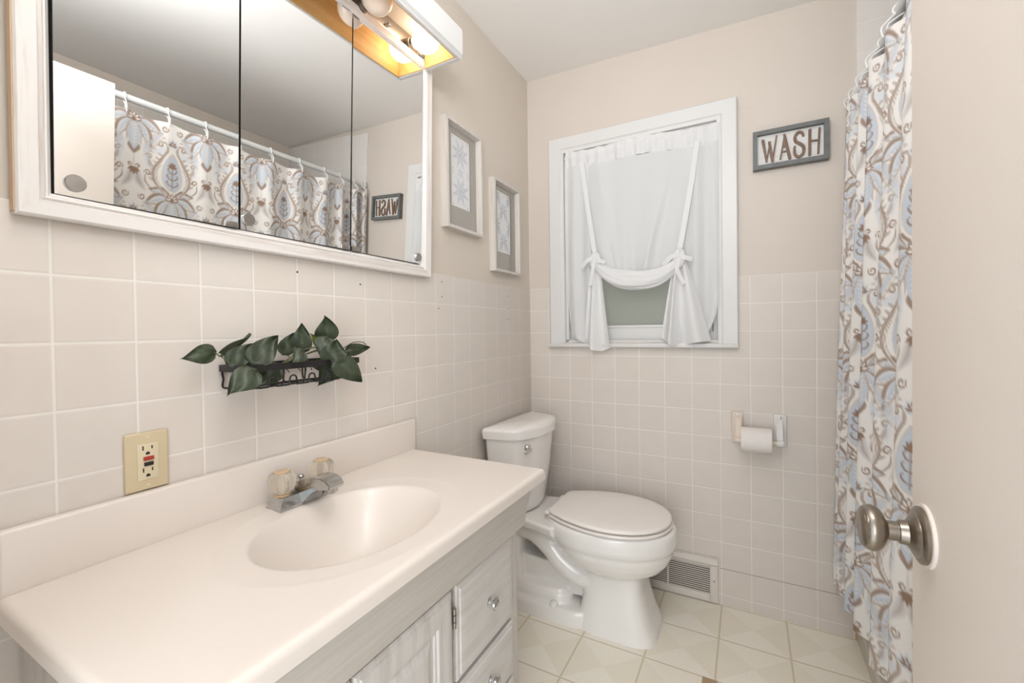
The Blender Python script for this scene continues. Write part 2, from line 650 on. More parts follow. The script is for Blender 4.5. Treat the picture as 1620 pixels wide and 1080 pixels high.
def smooth_path(pts, n=8):
    """Catmull-Rom through points"""
    P = [Vector(p) for p in pts]
    P = [2 * P[0] - P[1]] + P + [2 * P[-1] - P[-2]]
    out = []
    for i in range(1, len(P) - 2):
        for k in range(n):
            t = k / n
            a, b, c, d = P[i - 1], P[i], P[i + 1], P[i + 2]
            out.append(0.5 * ((2 * b) + (c - a) * t + (2 * a - 5 * b + 4 * c - d) * t * t + (3 * b - a - 3 * c + d) * t ** 3))
    out.append(P[-2])
    return out


# ------------------------------------------------------------------ the room
XR = 2.15         # right wall behind the tub
YN = -2.03        # wall with the doorway
TILE = 1.356
CEIL = lambda x, y: 2.404 - 0.031 * x - 0.013 * y

o = MB().box(-0.12, XR + 0.1, -2.13, 0.1, -0.06, 0.0).build('floor', M['floor']); tag(o, kind='structure')
o = MB()
cs = [(-0.12, -2.13), (XR + 0.1, -2.13), (XR + 0.1, 0.12), (-0.12, 0.12)]
o.loft([[(x, y, CEIL(x, y)) for x, y in cs], [(x, y, 2.52) for x, y in cs]])
o = o.build('ceiling', M['ceiling']); tag(o, kind='structure')

# left wall: painted above, tiled below
wl = MB().box(-0.12, -0.004, -2.13, 0.12, -0.06, 2.46).build('wall_left', M['paint_left']); tag(wl, kind='structure')
MB().box(-0.008, 0.0, YN, 0.006, 0.0, TILE, 0.002).build('tile_wainscot', M['tile_left'], wl)
# the caulk and torn paint by the cabinet's near end
pts = [(-0.001, -1.792 + 0.003 * math.sin(7 * t) + 0.0015 * math.sin(23 * t), 1.355 + 0.75 * t / 10) for t in np.linspace(0, 10, 40)]
MB().tube(pts, [0.004 + 0.0025 * abs(math.sin(3 * i)) for i in range(40)], 7).build('caulk_bead', M['plaster'], wl)
mb = MB()
for i in range(7):
    y, z = -1.784 - 0.006 * i + 0.004 * random.random(), 1.352 + 0.012 * random.random() + (0.012 if i < 3 else 0)
    mb.lathe([(0, 0.007), (0.003, 0.006), (0.006, 0.002)], (-0.003, y, z), (1, 0.3 * random.random(), 0.2), 7)
mb.build('broken_plaster', M['plaster'], wl)
for y, z in ((-0.7215, 1.3285), (-0.7225, 1.2755), (-0.7415, 1.2325), (-0.2275, 1.3085), (-0.2275, 1.2505), (-0.2275, 1.2035), (-1.045, 1.0435), (-1.293, 1.3), (-1.097, 1.287)):
    MB().lathe([(0.0, 0.0026), (0.0006, 0.0024), (0.0007, 0.0001)], (-0.0001, y, z), (1, 0, 0), 10).build('screw_hole', M['dark'], wl)

# back wall with the window opening, tile wainscot with the window let in
wx0, wx1, wz0, wz1 = 0.195, 0.880, 1.095, 2.000
wb = MB()
wb.box(-0.12, wx0, 0.005, 0.12, -0.06, 2.46).box(wx1, XR + 0.1, 0.005, 0.12, -0.06, 2.46)
wb.box(wx0, wx1, 0.005, 0.12, -0.06, wz0).box(wx0, wx1, 0.005, 0.12, wz1, 2.46)
wb = wb.build('wall_back', M['paint_back']); tag(wb, kind='structure')
mb = MB().prism([(0.0, 0.0), (1.32, 0.0), (1.32, TILE), (0.91, TILE), (0.91, 1.09), (0.14, 1.09), (0.14, TILE), (0.0, TILE)], 1, 0.0, 0.012)
mb.build('tile_wainscot', M['tile_back'], wb)
MB().box(1.3205, XR, -0.004, 0.012, 0.0, 2.33, 0.0015).build('tub_tile', M['tile_tub'], wb)
MB().box(1.311, 1.322, -0.006, 0.004, 0.0, 0.2, 0.003).build('caulk_strip', M['caulk'], wb)

wr = MB().box(XR, XR + 0.12, -2.13, 0.12, -0.06, 2.46).build('wall_right', M['paint_left']); tag(wr, kind='structure')
MB().box(XR - 0.006, XR + 0.002, -1.56, -0.005, 0.0, 2.25).build('tub_tile', M['tile_tub_side'], wr)
# wall with the doorway, just behind the camera
DX0, DX1, DZ = 0.405, 1.150, 2.03
wf = MB()
wf.box(-0.12, DX0, -2.13, YN, -0.06, 2.46).box(DX1 + 0.03, XR + 0.1, -2.13, YN, -0.06, 2.46).box(DX0, DX1 + 0.03, -2.13, YN, DZ, 2.46)
wf = wf.build('wall_front', M['paint_left']); tag(wf, kind='structure')

# the open door along the right edge of the view
door = MB().box(1.141, 1.176, -2.025, -1.3015, 0.012, 1.965, 0.0015).build('door_1', M['door_paint'])
tag(door, kind='structure')
kc = (1.141, -1.3494, 0.918)
MB().lathe([(0.0, 0.0335), (0.003, 0.0335), (0.0035, 0.030)], kc, (-1, 0, 0), 40).build('paint_ring', M['door_paint'], door)
ros = MB().lathe([(0.003, 0.0305), (0.007, 0.0305), (0.0085, 0.0285), (0.0095, 0.0255), (0.0095, 0.0245), (0.011, 0.0235), (0.014, 0.018), (0.017, 0.0135), (0.024, 0.0125), (0.0245, 0.0115)], kc, (-1, 0, 0), 44).build('rosette', M['nickel'], door)
MB().lathe([(0.0235, 0.0105), (0.034, 0.0105), (0.0355, 0.0125), (0.037, 0.0165), (0.040, 0.0215), (0.044, 0.0245), (0.048, 0.0255), (0.052, 0.0248), (0.0555, 0.0225), (0.056, 0.0215), (0.0565, 0.0218), (0.0585, 0.0185), (0.0595, 0.012), (0.0592, 0.007), (0.0588, 0.003), (0.0588, 0.0002)], kc, (-1, 0, 0), 48).build('door_knob', M['nickel'], door)

# window: casing, reveal, sash, obscured pane, sill
win = MB()
cy0, cy1 = -0.020, 0.006
def mitre(mb, x0, x1, z0, z1, w, y0, y1, bottom=True):
    """mitred casing round an opening (outer x0..x1, z0..z1)"""
    pro = [(0.0, y1), (0.0, y0 + 0.004), (0.004, y0), (w * 0.72, y0 + 0.001), (w * 0.80, y0 + 0.006), (w - 0.002, y0 + 0.007), (w, y0 + 0.010), (w, y1)]
    path = [((x0, z0), (1, 0)), ((x0, z1), (1, -1)), ((x1, z1), (-1, -1)), ((x1, z0), (-1, 0))]
    rings = [[(c[0] + d[0] * a, b, c[1] + d[1] * a) for a, b in pro] for c, d in path]
    mb.loft(rings)
mitre(win, 0.118, 0.938, 1.085, 2.074, 0.076, cy0, cy1)
win = win.build('window_1', M['window_trim'], angle=25); tag(win, kind='structure')
mb = MB()
for a in ((wx0 - 0.003, wx0 + 0.012, 0.004, 0.085, wz0, wz1), (wx1 - 0.012, wx1 + 0.003, 0.004, 0.085, wz0, wz1), (wx0, wx1, 0.004, 0.085, wz1 - 0.012, wz1 + 0.003), (wx0, wx1, 0.004, 0.085, wz0 - 0.02, wz0 + 0.006)):
    mb.box(*a)
mb.build('window_jamb', M['window_trim'], win)
mb = MB()
sx0, sx1, sz0, sz1 = wx0 + 0.012, wx1 - 0.012, wz0 + 0.006, wz1 - 0.012
mb.box(sx0, sx0 + 0.05, 0.032, 0.062, sz0, sz1, 0.002).box(sx1 - 0.05, sx1, 0.032, 0.062, sz0, sz1, 0.002)
mb.box(sx0 + 0.0505, sx1 - 0.0505, 0.032, 0.062, sz0, 1.160, 0.002).box(sx0 + 0.0505, sx1 - 0.0505, 0.032, 0.062, sz1 - 0.045, sz1, 0.002)
mb.box(sx0 + 0.0505, sx1 - 0.0505, 0.040, 0.060, 1.53, 1.57, 0.002)
mb.box(sx0 + 0.05, sx1 - 0.05, 0.028, 0.040, 1.155, 1.168, 0.003)
mb.build('window_sash', M['window_trim'], win)
MB().box(sx0 + 0.045, sx1 - 0.045, 0.046, 0.051, 1.15, sz1 - 0.04).build('window_pane', M['obscure_glass'], win)
MB().box(0.108, 0.938, -0.030, 0.006, 1.068, 1.086, 0.003).build('window_sill', M['window_trim'], win)
MB().tube([(0.842, 0.027, 1.135), (0.842, 0.026, 1.165), (0.843, 0.026, 1.19)], 0.0016, 6).build('sash_pull', M['dark'], win)


# ------------------------------------------------------------------ medicine cabinet (recessed, leaning a little)
cab = empty('medicine_cabinet', (0.0, -1.283, 1.334))
cab.rotation_euler = (0, math.radians(1.5), 0)
tag(cab, 'white framed three-door mirror cabinet on the wall above the sink', 'medicine cabinet')


def local(mb, name, mat, parent, **kw):
    """build from local coordinates of parent"""
    o = mb.build(name, mat, None, **kw)
    o.parent = parent
    return o


H, HW = 0.710, 0.4785
local(MB().box(0.0005, 0.0025, -HW + 0.01, HW - 0.01, 0.01, H - 0.01), 'backing', M['dark'], cab)
bw = 0.040
# frame members with a small inner bead
def rail(z0, z1):
    return [(0.001, z0), (0.018, z0), (0.022, z0 + 0.003), (0.022, z1 - 0.012), (0.019, z1 - 0.009), (0.020, z1 - 0.006), (0.017, z1 - 0.003), (0.016, z1), (0.001, z1)]
pr = [(0.001, 0.0), (0.018, 0.0), (0.022, 0.003), (0.022, bw - 0.016), (0.0175, bw - 0.013), (0.0205, bw - 0.010), (0.0165, bw - 0.007), (0.0165, bw - 0.005), (0.012, bw - 0.002), (0.010, bw), (0.001, bw)]
def member(p, q, d):
    """mitred frame member from corner p to corner q; d: inward unit (y,z) at each corner"""
    mb = MB()
    mb.loft([[(a, p[0] + d[0][0] * b, p[1] + d[0][1] * b) for a, b in pr], [(a, q[0] + d[1][0] * b, q[1] + d[1][1] * b) for a, b in pr]])
    return mb
c00, c10, c11, c01 = (-HW, 0), (HW, 0), (HW, H), (-HW, H)
WR = 1.3                                                # the far stile is a little wider
local(member(c00, c10, ((1, 1), (-WR, 1))), 'frame_rail', M['cabinet_frame'], cab, angle=25)
local(member(c01, c11, ((1, -1), (-WR, -1))), 'frame_rail', M['cabinet_frame'], cab, angle=25)
local(member(c00, c01, ((1, 1), (1, -1))), 'frame_stile', M['cabinet_frame_v'], cab, angle=25)
local(member(c10, c11, ((-WR, 1), (-WR, -1))), 'frame_stile', M['cabinet_frame_v'], cab, angle=25)
local(MB().box(0.0006, 0.0175, -HW - 0.0016, -HW - 0.0002, 0.004, H - 0.002), 'bare_edge', M['raw_edge'], cab)
iy0, iy1, iz0, iz1 = -HW + bw + 0.001, HW - bw * WR - 0.001, bw + 0.001, H - bw - 0.001
seams = [iy0, -1.4385 + 1.283, -1.1454 + 1.283, iy1]
extra = [(-1.0, 1.1), (-1.0, 0.95), (-1.2, 0.85)]
pulls = [(seams[0] + 0.026, iz0 + 0.022), (seams[1] + 0.020, iz0 + 0.024), (seams[3] - 0.014, iz0 + 0.020)]
for i in range(3):
    y0, y1 = seams[i] + (0.0045 if i == 1 else 0.0065 if i == 2 else 0.0025), seams[i + 1] - 0.0025
    zc = (iz0 + iz1) / 2
    hy, hz = (y1 - y0) / 2, (iz1 - iz0) / 2
    p = MB().box(0.0012, 0.0020, -hy, hy, -hz, hz).build('mirror_door', M['mirror'])
    p.parent = cab
    p.location = (0.0175, (y0 + y1) / 2, zc)
    a, b = extra[i]
    p.rotation_euler = (0, math.radians(b), math.radians(a))
    e = MB().box(-0.004, 0.0011, -hy - 0.0004, hy + 0.0004, -hz, hz).build('glass_edge', M['glass_edge'])
    e.parent = p
    f = MB().lathe([(0.0021, 0.0135), (0.006, 0.0135), (0.0072, 0.0122), (0.0074, 0.0001)], (0, pulls[i][0] - (y0 + y1) / 2, pulls[i][1] - zc), (1, 0, 0), 28).build('finger_pull', M['steel_pull'])
    f.parent = p
for s in (seams[1], seams[2]):
    for z0, z1, a, b in ((iz0, iz0 + 0.012, -0.03, -0.003), (iz1 - 0.004, iz1 + 0.009, -0.028, -0.004), (iz1 - 0.004, iz1 + 0.009, 0.004, 0.028)):
        if s == seams[1] and z0 > 0.3:
            continue
        local(MB().box(0.012, 0.0200, s + a, s + b, z0, z1, 0.0015), 'hinge_clip', M['steel_pull'], cab)
local(MB().box(0.012, 0.0200, seams[2] + 0.003, seams[2] + 0.03, iz0, iz0 + 0.012, 0.0015), 'hinge_clip', M['steel_pull'], cab)

# ------------------------------------------------------------------ light bar over the cabinet
lb = empty('vanity_light_bar', (0.0, -1.283, 2.044))
tag(lb, 'white boxed valance light bar with globe bulbs above the mirror cabinet', 'light fixture')
VY0, VY1, VX = -1.80, -0.833, 0.182
ZB, ZT = 2.009, 2.101
val = [(VX - 0.014, ZB), (VX - 0.006, ZB), (VX - 0.0035, ZB + 0.003), (VX - 0.0065, ZB + 0.006), (VX - 0.002, ZB + 0.009), (VX - 0.0055, ZB + 0.0125), (VX - 0.001, ZB + 0.015), (VX, ZB + 0.017), (VX, ZT), (VX - 0.014, ZT)]
MB().prism(val, 1, VY0, VY1).build('valance_board', M['window_trim'], lb, angle=20)
for a, b in ((VY1 - 0.016, VY1), (VY0, VY0 + 0.016)):
    MB().box(0.046, VX - 0.0145, a, b, ZB, ZT, 0.001).box(0.0, 0.0455, a, b, 2.062, ZT, 0.001).build('end_board', M['window_trim'], lb)
MB().box(0.0, VX - 0.0145, VY0 + 0.0165, VY1 - 0.0165, ZT - 0.006, ZT + 0.001).build('top_board', M['cream_board'], lb)
MB().box(VX - 0.0185, VX - 0.0145, VY0 + 0.0165, VY1 - 0.0205, ZB + 0.0015, ZT - 0.0065).build('wood_lining', M['orange_wood'], lb)
MB().box(0.047, VX - 0.019, VY1 - 0.020, VY1 - 0.0165, ZB + 0.0015, ZT - 0.0065).build('wood_lining', M['orange_wood'], lb)
MB().box(0.0, 0.030, VY0 + 0.02, VY1 - 0.022, 2.047, ZT - 0.007, 0.002).build('socket_plate', M['plate'], lb)
MB().lathe([(0.028, 0.009), (0.031, 0.009), (0.033, 0.006), (0.038, 0.0055), (0.041, 0.003), (0.0415, 0.0001)], (0, -1.003, 2.064), (1, 0, 0), 20).build('thumb_screw', M['chrome'], lb)
bulbs = [(-0.905, 2.060, True), (-1.107, 2.052, False), (-1.31, 2.052, False), (-1.51, 2.052, False)]
for y, bz, lit in bulbs:
    MB().lathe([(0.0282, 0.021), (0.040, 0.021), (0.041, 0.018), (0.050, 0.018)], (0, y, bz), (1, 0, 0), 24).build('bulb_socket', M['nickel'], lb)
    pr_b = [(0.0502, 0.0150), (0.055, 0.0165), (0.059, 0.022)]
    for i in range(4, 25):
        a = PI * i / 24
        pr_b.append((0.095 - 0.042 * math.cos(a), max(0.0002, 0.042 * math.sin(a))))
    b = MB().lathe(pr_b, (0, y, bz), (1, 0, 0), 36).build('light_bulb', M['bulb_on'] if lit else M['bulb_off'], lb, angle=80)
    b['label'] = 'lit globe bulb' if lit else 'unlit frosted globe bulb'

# unseen hanging lamp, added out of view around the overhead point light
cl = empty('added_lamp', (0.98, -1.74, 2.39))
tag(cl, 'unseen hanging lamp added above the doorway for the overhead fill light', 'lamp')
MB().lathe([(0.0, 0.06), (-0.02, 0.06), (-0.025, 0.05), (-0.026, 0.03)], (0.98, -1.74, 2.397), (0, 0, 1), 40).build('added_lamp_base', M['white_gloss'], cl)
MB().tube([(0.98, -1.74, 2.372), (0.98, -1.74, 2.16)], 0.004, 8).lathe([(2.13, 0.018), (2.165, 0.016), (2.17, 0.006)], (0.98, -1.74, 0), (0, 0, 1), 16).build('added_lamp_cord', M['white_gloss'], cl)

# ------------------------------------------------------------------ vanity
van = empty('vanity_cabinet', (0.21, -1.34, 0.0))
tag(van, 'whitewashed grey wooden vanity cabinet under the cream sink top', 'cabinet')
FX = 0.396
MB().box(0.002, 0.018, -1.765, -0.918, 0.0, 0.742).build('back_panel', M['whitewash'], van)
MB().box(0.0185, FX - 0.0005, -1.770, -1.752, 0.0, 0.742, 0.001).build('side_panel', M['whitewash_v'], van)
MB().box(0.0185, FX - 0.0005, -0.933, -0.915, 0.0, 0.742, 0.001).build('side_panel', M['whitewash_v'], van)
MB().box(0.0185, FX - 0.06, -1.7515, -0.9335, 0.085, 0.1).build('bottom_panel', M['whitewash'], van)
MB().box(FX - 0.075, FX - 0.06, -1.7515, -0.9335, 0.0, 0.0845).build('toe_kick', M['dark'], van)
MB().box(FX - 0.055, FX - 0.05, -1.7515, -0.9335, 0.1005, 0.60).build('inner_panel', M['dark'], van)
mb = MB()                                                # face frame
mb.box(FX - 0.018, FX, -1.770, -1.735, 0.085, 0.605, 0.001).box(FX - 0.018, FX, -0.965, -0.915, 0.085, 0.605, 0.001)
mb.box(FX - 0.018, FX, -1.255, -1.205, 0.085, 0.605, 0.001).box(FX - 0.018, FX, -1.7345, -0.9655, 0.085, 0.12, 0.001).box(FX - 0.018, FX, -1.7345, -0.9655, 0.59, 0.6045, 0.001)
mb.build('face_frame', M['whitewash_v'], van)
ap = [(0.440, 0.742), (0.452, 0.742), (0.447, 0.728), (0.430, 0.655), (0.4235, 0.622), (0.4215, 0.613), (0.417, 0.607), (0.3965, 0.605), (0.3965, 0.617), (0.408, 0.622), (0.418, 0.655)]
MB().prism(ap, 1, -1.770, -0.915).build('apron', M['apron'], van, angle=22)


def framed_front(y0, y1, z0, z1, panel, parent, name):
    """door or drawer front: slab with a stepped edge, a recessed frame and a raised field on doors"""
    def ring(d, x):
        return [(x, y0 + d, z0 + d), (x, y1 - d, z0 + d), (x, y1 - d, z1 - d), (x, y0 + d, z1 - d)]
    x0, x1 = FX + 0.0008, FX + 0.0195
    if panel:
        rings = [ring(0, x0), ring(0, x1 - 0.006), ring(0.004, x1 - 0.003), ring(0.010, x1 - 0.003), ring(0.013, x1), ring(0.050, x1), ring(0.054, x1 - 0.004), ring(0.058, x1 - 0.004), ring(0.060, x1 - 0.008), ring(0.066, x1 - 0.008), ring(0.085, x1 - 0.001), ring(0.09, x1 - 0.001)]
    else:
        rings = [ring(0, x0), ring(0, x1 - 0.008), ring(0.003, x1 - 0.0055), ring(0.010, x1 - 0.0050), ring(0.013, x1 - 0.002), ring(0.024, x1), ring(0.03, x1)]
    return MB().loft(rings).build(name, M['whitewash_v'] if panel else M['whitewash'], parent, angle=20)


def knob(parent, x, y, z):
    return MB().lathe([(0.0, 0.011), (0.002, 0.011), (0.003, 0.0075), (0.008, 0.006), (0.013, 0.007), (0.015, 0.0125), (0.019, 0.0155), (0.023, 0.0145), (0.0255, 0.011), (0.0262, 0.006), (0.0262, 0.0001)], (x, y, z), (1, 0, 0), 28).build('knob', M['chrome'], parent)


for y0, y1 in ((-1.499, -1.238), (-1.764, -1.506)):
    framed_front(y0, y1, 0.115, 0.597, True, van, 'door')
for zt in (0.535, 0.165):
    hb = MB()
    hb.box(FX + 0.0005, FX + 0.005, -1.2365, -1.2255, zt - 0.028, zt + 0.028, 0.001)
    for q in (-0.022, -0.007, 0.008):
        hb.lathe([(0, 0.0042), (0.013, 0.0042)], (FX + 0.0165, -1.2315, zt + q), (0, 0, 1), 12)
    hb.build('hinge', M['steel_pull'], van)
for z0, z1 in ((0.386, 0.599), (0.232, 0.374), (0.090, 0.220)):
    d = framed_front(-1.221, -0.967, z0, z1, False, van, 'drawer')
    knob(d, FX + 0.0192, -1.094, (z0 + z1) / 2 + 0.002)

# one-piece sink top
vt = empty('sink_countertop', (0.25, -1.345, 0.743))
tag(vt, 'cream one-piece vanity top with oval sink and backsplash', 'sink')
CT, CX1, CY0, CY1 = 0.773, 0.482, -1.792, -0.902
er = 0.011
def edge_samples(a, b, n, ra=True, rb=True):
    mid = list(np.linspace(a + (er if ra else 0), b - (er if rb else 0), n))
    q = [er * (1 - math.cos(t)) for t in np.linspace(0, PI / 2, 6)[:-1]]
    L = [a + v for v in q] if ra else []
    Rr = [b - v for v in q][::-1] if rb else []
    return np.array(L + mid + Rr)
xs = edge_samples(0.0205, CX1, 110, False, True)
ys = edge_samples(CY0, CY1, 190)
SCX, SCY, SAX, SAY = 0.262, -1.360, 0.152, 0.197
X, Y = np.meshgrid(xs, ys, indexing='ij')
rr = np.sqrt(((X - SCX) / SAX) ** 2 + ((Y - SCY) / SAY) ** 2)
Z = np.full_like(X, CT)
t = np.clip(rr, 0, 1)
depth = 0.132 * (1 - t ** 2.3) ** 1.12
Z -= np.where(rr < 1, depth, 0)
Z -= 0.0035 * np.clip((1.28 - rr) / 0.28, 0, 1) ** 0.6 * np.where(rr >= 1, 1, 1)       # dished surround
for a, sgn in ((CX1 - X, 1), (Y - CY0, 1), (CY1 - Y, 1)):
    d = np.clip(er - a, 0, er)
    Z -= er - np.sqrt(np.maximum(er * er - d * d, 0))
bm_ = MB()
V = [[bm_.bm.verts.new((X[i, j], Y[i, j], Z[i, j])) for j in range(len(ys))] for i in range(len(xs))]
for i in range(len(xs) - 1):
    for j in range(len(ys) - 1):
        bm_.bm.faces.new((V[i][j], V[i + 1][j], V[i + 1][j + 1], V[i][j + 1]))
edge = [V[0][j] for j in range(len(ys))] + [V[i][-1] for i in range(1, len(xs))] + [V[-1][j] for j in range(len(ys) - 2, -1, -1)] + [V[i][0] for i in range(len(xs) - 2, 0, -1)]
low = [bm_.bm.verts.new((v.co.x, v.co.y, 0.7435)) for v in edge]
for i in range(len(edge)):
    j = (i + 1) % len(edge)
    bm_.bm.faces.new((edge[i], edge[j], low[j], low[i]))
bm_.build('counter', M['counter'], vt, angle=70)
MB().box(0.001, 0.020, CY0 + 0.004, CY1 + 0.006, 0.745, 0.868, 0.005, 3).build('backsplash', M['counter'], vt)
MB().lathe([(-0.002, 0.024), (0.001, 0.024), (0.002, 0.020), (0.0015, 0.0001)], (SCX, SCY, CT - 0.137), (0, 0, 1), 28).build('drain', M['chrome'], vt)

# faucet
fc = empty('faucet', (0.075, -1.34, CT))
tag(fc, 'chrome sink faucet with two clear knobs behind the oval sink', 'faucet')
FYC = -1.341
def base_ring(z, dx, dy):
    return [(0.050 + dx, FYC - 0.073 + dy, z), (0.100 - dx, FYC - 0.073 + dy, z), (0.100 - dx, FYC + 0.073 - dy, z), (0.050 + dx, FYC + 0.073 - dy, z)]
zb = CT - 0.003
mb = MB()
rings = [base_ring(zb, 0, 0), base_ring(zb + 0.006, 0.0, 0.0), base_ring(zb + 0.026, 0.008, 0.012), base_ring(zb + 0.0275, 0.011, 0.015)]
mb.loft(rings)
mb.build('faucet_base', M['chrome_worn'], fc, angle=20)
sp = [(0.052, zb + 0.020), (0.060, zb + 0.037), (0.085, zb + 0.050), (0.112, zb + 0.060), (0.138, zb + 0.066), (0.158, zb + 0.067), (0.174, zb + 0.063), (0.187, zb + 0.052), (0.183, zb + 0.042), (0.163, zb + 0.045), (0.150, zb + 0.041), (0.132, zb + 0.034), (0.116, zb + 0.020), (0.106, zb + 0.004), (0.052, zb + 0.004)]
def spout_w(x):
    return 0.024 if x < 0.12 else 0.024 - (x - 0.12) * 0.06
mb = MB()
mb.loft([[(a, FYC - spout_w(a), b) for a, b in sp], [(a, FYC + spout_w(a), b) for a, b in sp]])
bmesh.ops.bevel(mb.bm, geom=list(mb.bm.edges), offset=0.0022, segments=2, affect='EDGES')
mb.build('spout', M['chrome_worn'], fc, angle=30)
MB().lathe([(0.0, 0.010), (-0.012, 0.010), (-0.0125, 0.008), (-0.0115, 0.0001)], (0.170, FYC, zb + 0.045), (0.12, 0, 1), 20).build('aerator', M['chrome_worn'], fc)
for y in (FYC - 0.050, FYC + 0.050):
    kx = 0.072
    MB().lathe([(0.0275, 0.017), (0.031, 0.017), (0.032, 0.014), (0.033, 0.0145)], (kx, y, zb), (0, 0, 1), 24).build('knob_collar', M['acrylic_cap'], fc)
    k_ = MB().lathe([(0.0335, 0.018), (0.036, 0.0215), (0.048, 0.0265), (0.060, 0.0275), (0.068, 0.0262), (0.074, 0.0235), (0.077, 0.0195)], (kx, y, zb), (0, 0, 1), 64, 8, 0.055).build('tap_knob', M['acrylic'], fc, angle=30)
    k_['label'] = 'clear faceted acrylic knob'
    MB().lathe([(0.0, 0.0165), (0.002, 0.0165), (0.003, 0.014), (0.0025, 0.0001)], (kx, y, zb + 0.0772), (0, 0, 1), 28).build('knob_cap', M['acrylic_cap'], k_)
    MB().lathe([(0.034, 0.0035), (0.066, 0.0035), (0.067, 0.005), (0.070, 0.005)], (kx, y, zb), (0, 0, 1), 14).build('knob_core', M['cream_board'], k_)
MB().lathe([(0.024, 0.003), (0.047, 0.003), (0.048, 0.0068), (0.052, 0.0078), (0.0545, 0.0062), (0.055, 0.0001)], (0.060, FYC + 0.004, zb), (0, 0, 1), 18).build('lift_rod', M['chrome_worn'], fc)

# outlet above the backsplash
ol = empty('wall_outlet', (0.0, -1.604, 0.868))
tag(ol, 'almond wall outlet with red and black test buttons above the backsplash', 'outlet')
MB().box(0.0002, 0.0065, -1.6375, -1.5712, 0.8690, 0.9745, 0.0035, 3).build('cover_plate', M['almond'], ol)
rc = MB().box(0.0055, 0.0085, -1.6200, -1.5880, 0.8880, 0.9540, 0.0012).build('receptacle', M['almond_light'], ol)
MB().box(0.0080, 0.0105, -1.6115, -1.5955, 0.9230, 0.9300, 0.0008).build('reset_button', M['red'], ol)['label'] = 'red reset button'
MB().box(0.0080, 0.0105, -1.6105, -1.5965, 0.9130, 0.9200, 0.0008).build('test_button', M['black_plastic'], ol)['label'] = 'black test button'
for zc in (0.9420, 0.9020):
    sl = MB()
    sl.box(0.0083, 0.0088, -1.6125, -1.6105, zc, zc + 0.008).box(0.0083, 0.0088, -1.5990, -1.5970, zc + 0.001, zc + 0.007)
    sl.prism([(-1.6075, zc - 0.0085), (-1.6015, zc - 0.0085), (-1.6015, zc - 0.0045), (-1.6045, zc - 0.0030), (-1.6075, zc - 0.0045)], 0, 0.0083, 0.0088)
    sl.build('socket_slots', M['dark'], ol)
for zc in (0.9645, 0.8785):
    MB().lathe([(0.006, 0.003), (0.0072, 0.0028), (0.0076, 0.0001)], (0, -1.6043, zc), (1, 0, 0), 14).build('plate_screw', M['almond_light'], ol)


# ------------------------------------------------------------------ toilet
toi = empty('toilet', (0.36, -0.285, 0.0))
tag(toi, 'white two-piece toilet with closed lid between the vanity and the window wall', 'toilet')
TY = -0.285


def egg(z, xb, xf, hw, n=56, xm=0.46, eb=2.5, ef=2.1, y=TY):
    """egg plan: widest at xm; front towards +x"""
    out = []
    for i in range(n):
        a = 2 * PI * i / n
        c, s = math.cos(a), math.sin(a)
        e = ef if c >= 0 else eb
        cx = math.copysign(abs(c) ** (2 / e), c)
        sx = math.copysign(abs(s) ** (2 / e), s)
        L = (xf - xm) if c >= 0 else (xm - xb)
        out.append((xm + L * cx, y + hw * sx, z))
    return out


mb = MB()
mb.loft([egg(0.195, 0.41, 0.600, 0.080, xm=0.50), egg(0.222, 0.37, 0.650, 0.118, xm=0.49), egg(0.245, 0.335, 0.684, 0.145, xm=0.48), egg(0.272, 0.300, 0.706, 0.163, xm=0.47), egg(0.300, 0.272, 0.719, 0.175),
         egg(0.322, 0.258, 0.722, 0.178), egg(0.330, 0.252, 0.730, 0.184), egg(0.345, 0.245, 0.735, 0.188), egg(0.375, 0.238, 0.736, 0.189), egg(0.395, 0.236, 0.732, 0.187), egg(0.402, 0.24, 0.722, 0.180)])
# deck the tank stands on
mb.loft([[(x, TY + s * w, z) for x, s, w in ((0.03, -1, a), (0.12, -1, b), (0.30, -1, c), (0.30, 1, c), (0.12, 1, b), (0.03, 1, a))] for z, a, b, c in ((0.300, 0.06, 0.07, 0.10), (0.335, 0.085, 0.10, 0.14), (0.352, 0.105, 0.125, 0.165), (0.378, 0.11, 0.13, 0.172), (0.386, 0.105, 0.125, 0.166))])
# pedestal foot
def foot(z, x0, x1, hw):
    return ellipse_ring((x0 + x1) / 2, TY, z, (x1 - x0) / 2, hw, 52, 4.2, 4.2)
mb.loft([foot(-0.012, 0.360, 0.676, 0.137), foot(0.0, 0.362, 0.673, 0.134), foot(0.02, 0.366, 0.668, 0.131), foot(0.06, 0.378, 0.650, 0.124), foot(0.11, 0.388, 0.634, 0.117), (foot(0.16, 0.394, 0.622, 0.112)), foot(0.22, 0.398, 0.616, 0.110), foot(0.26, 0.400, 0.610, 0.106)])
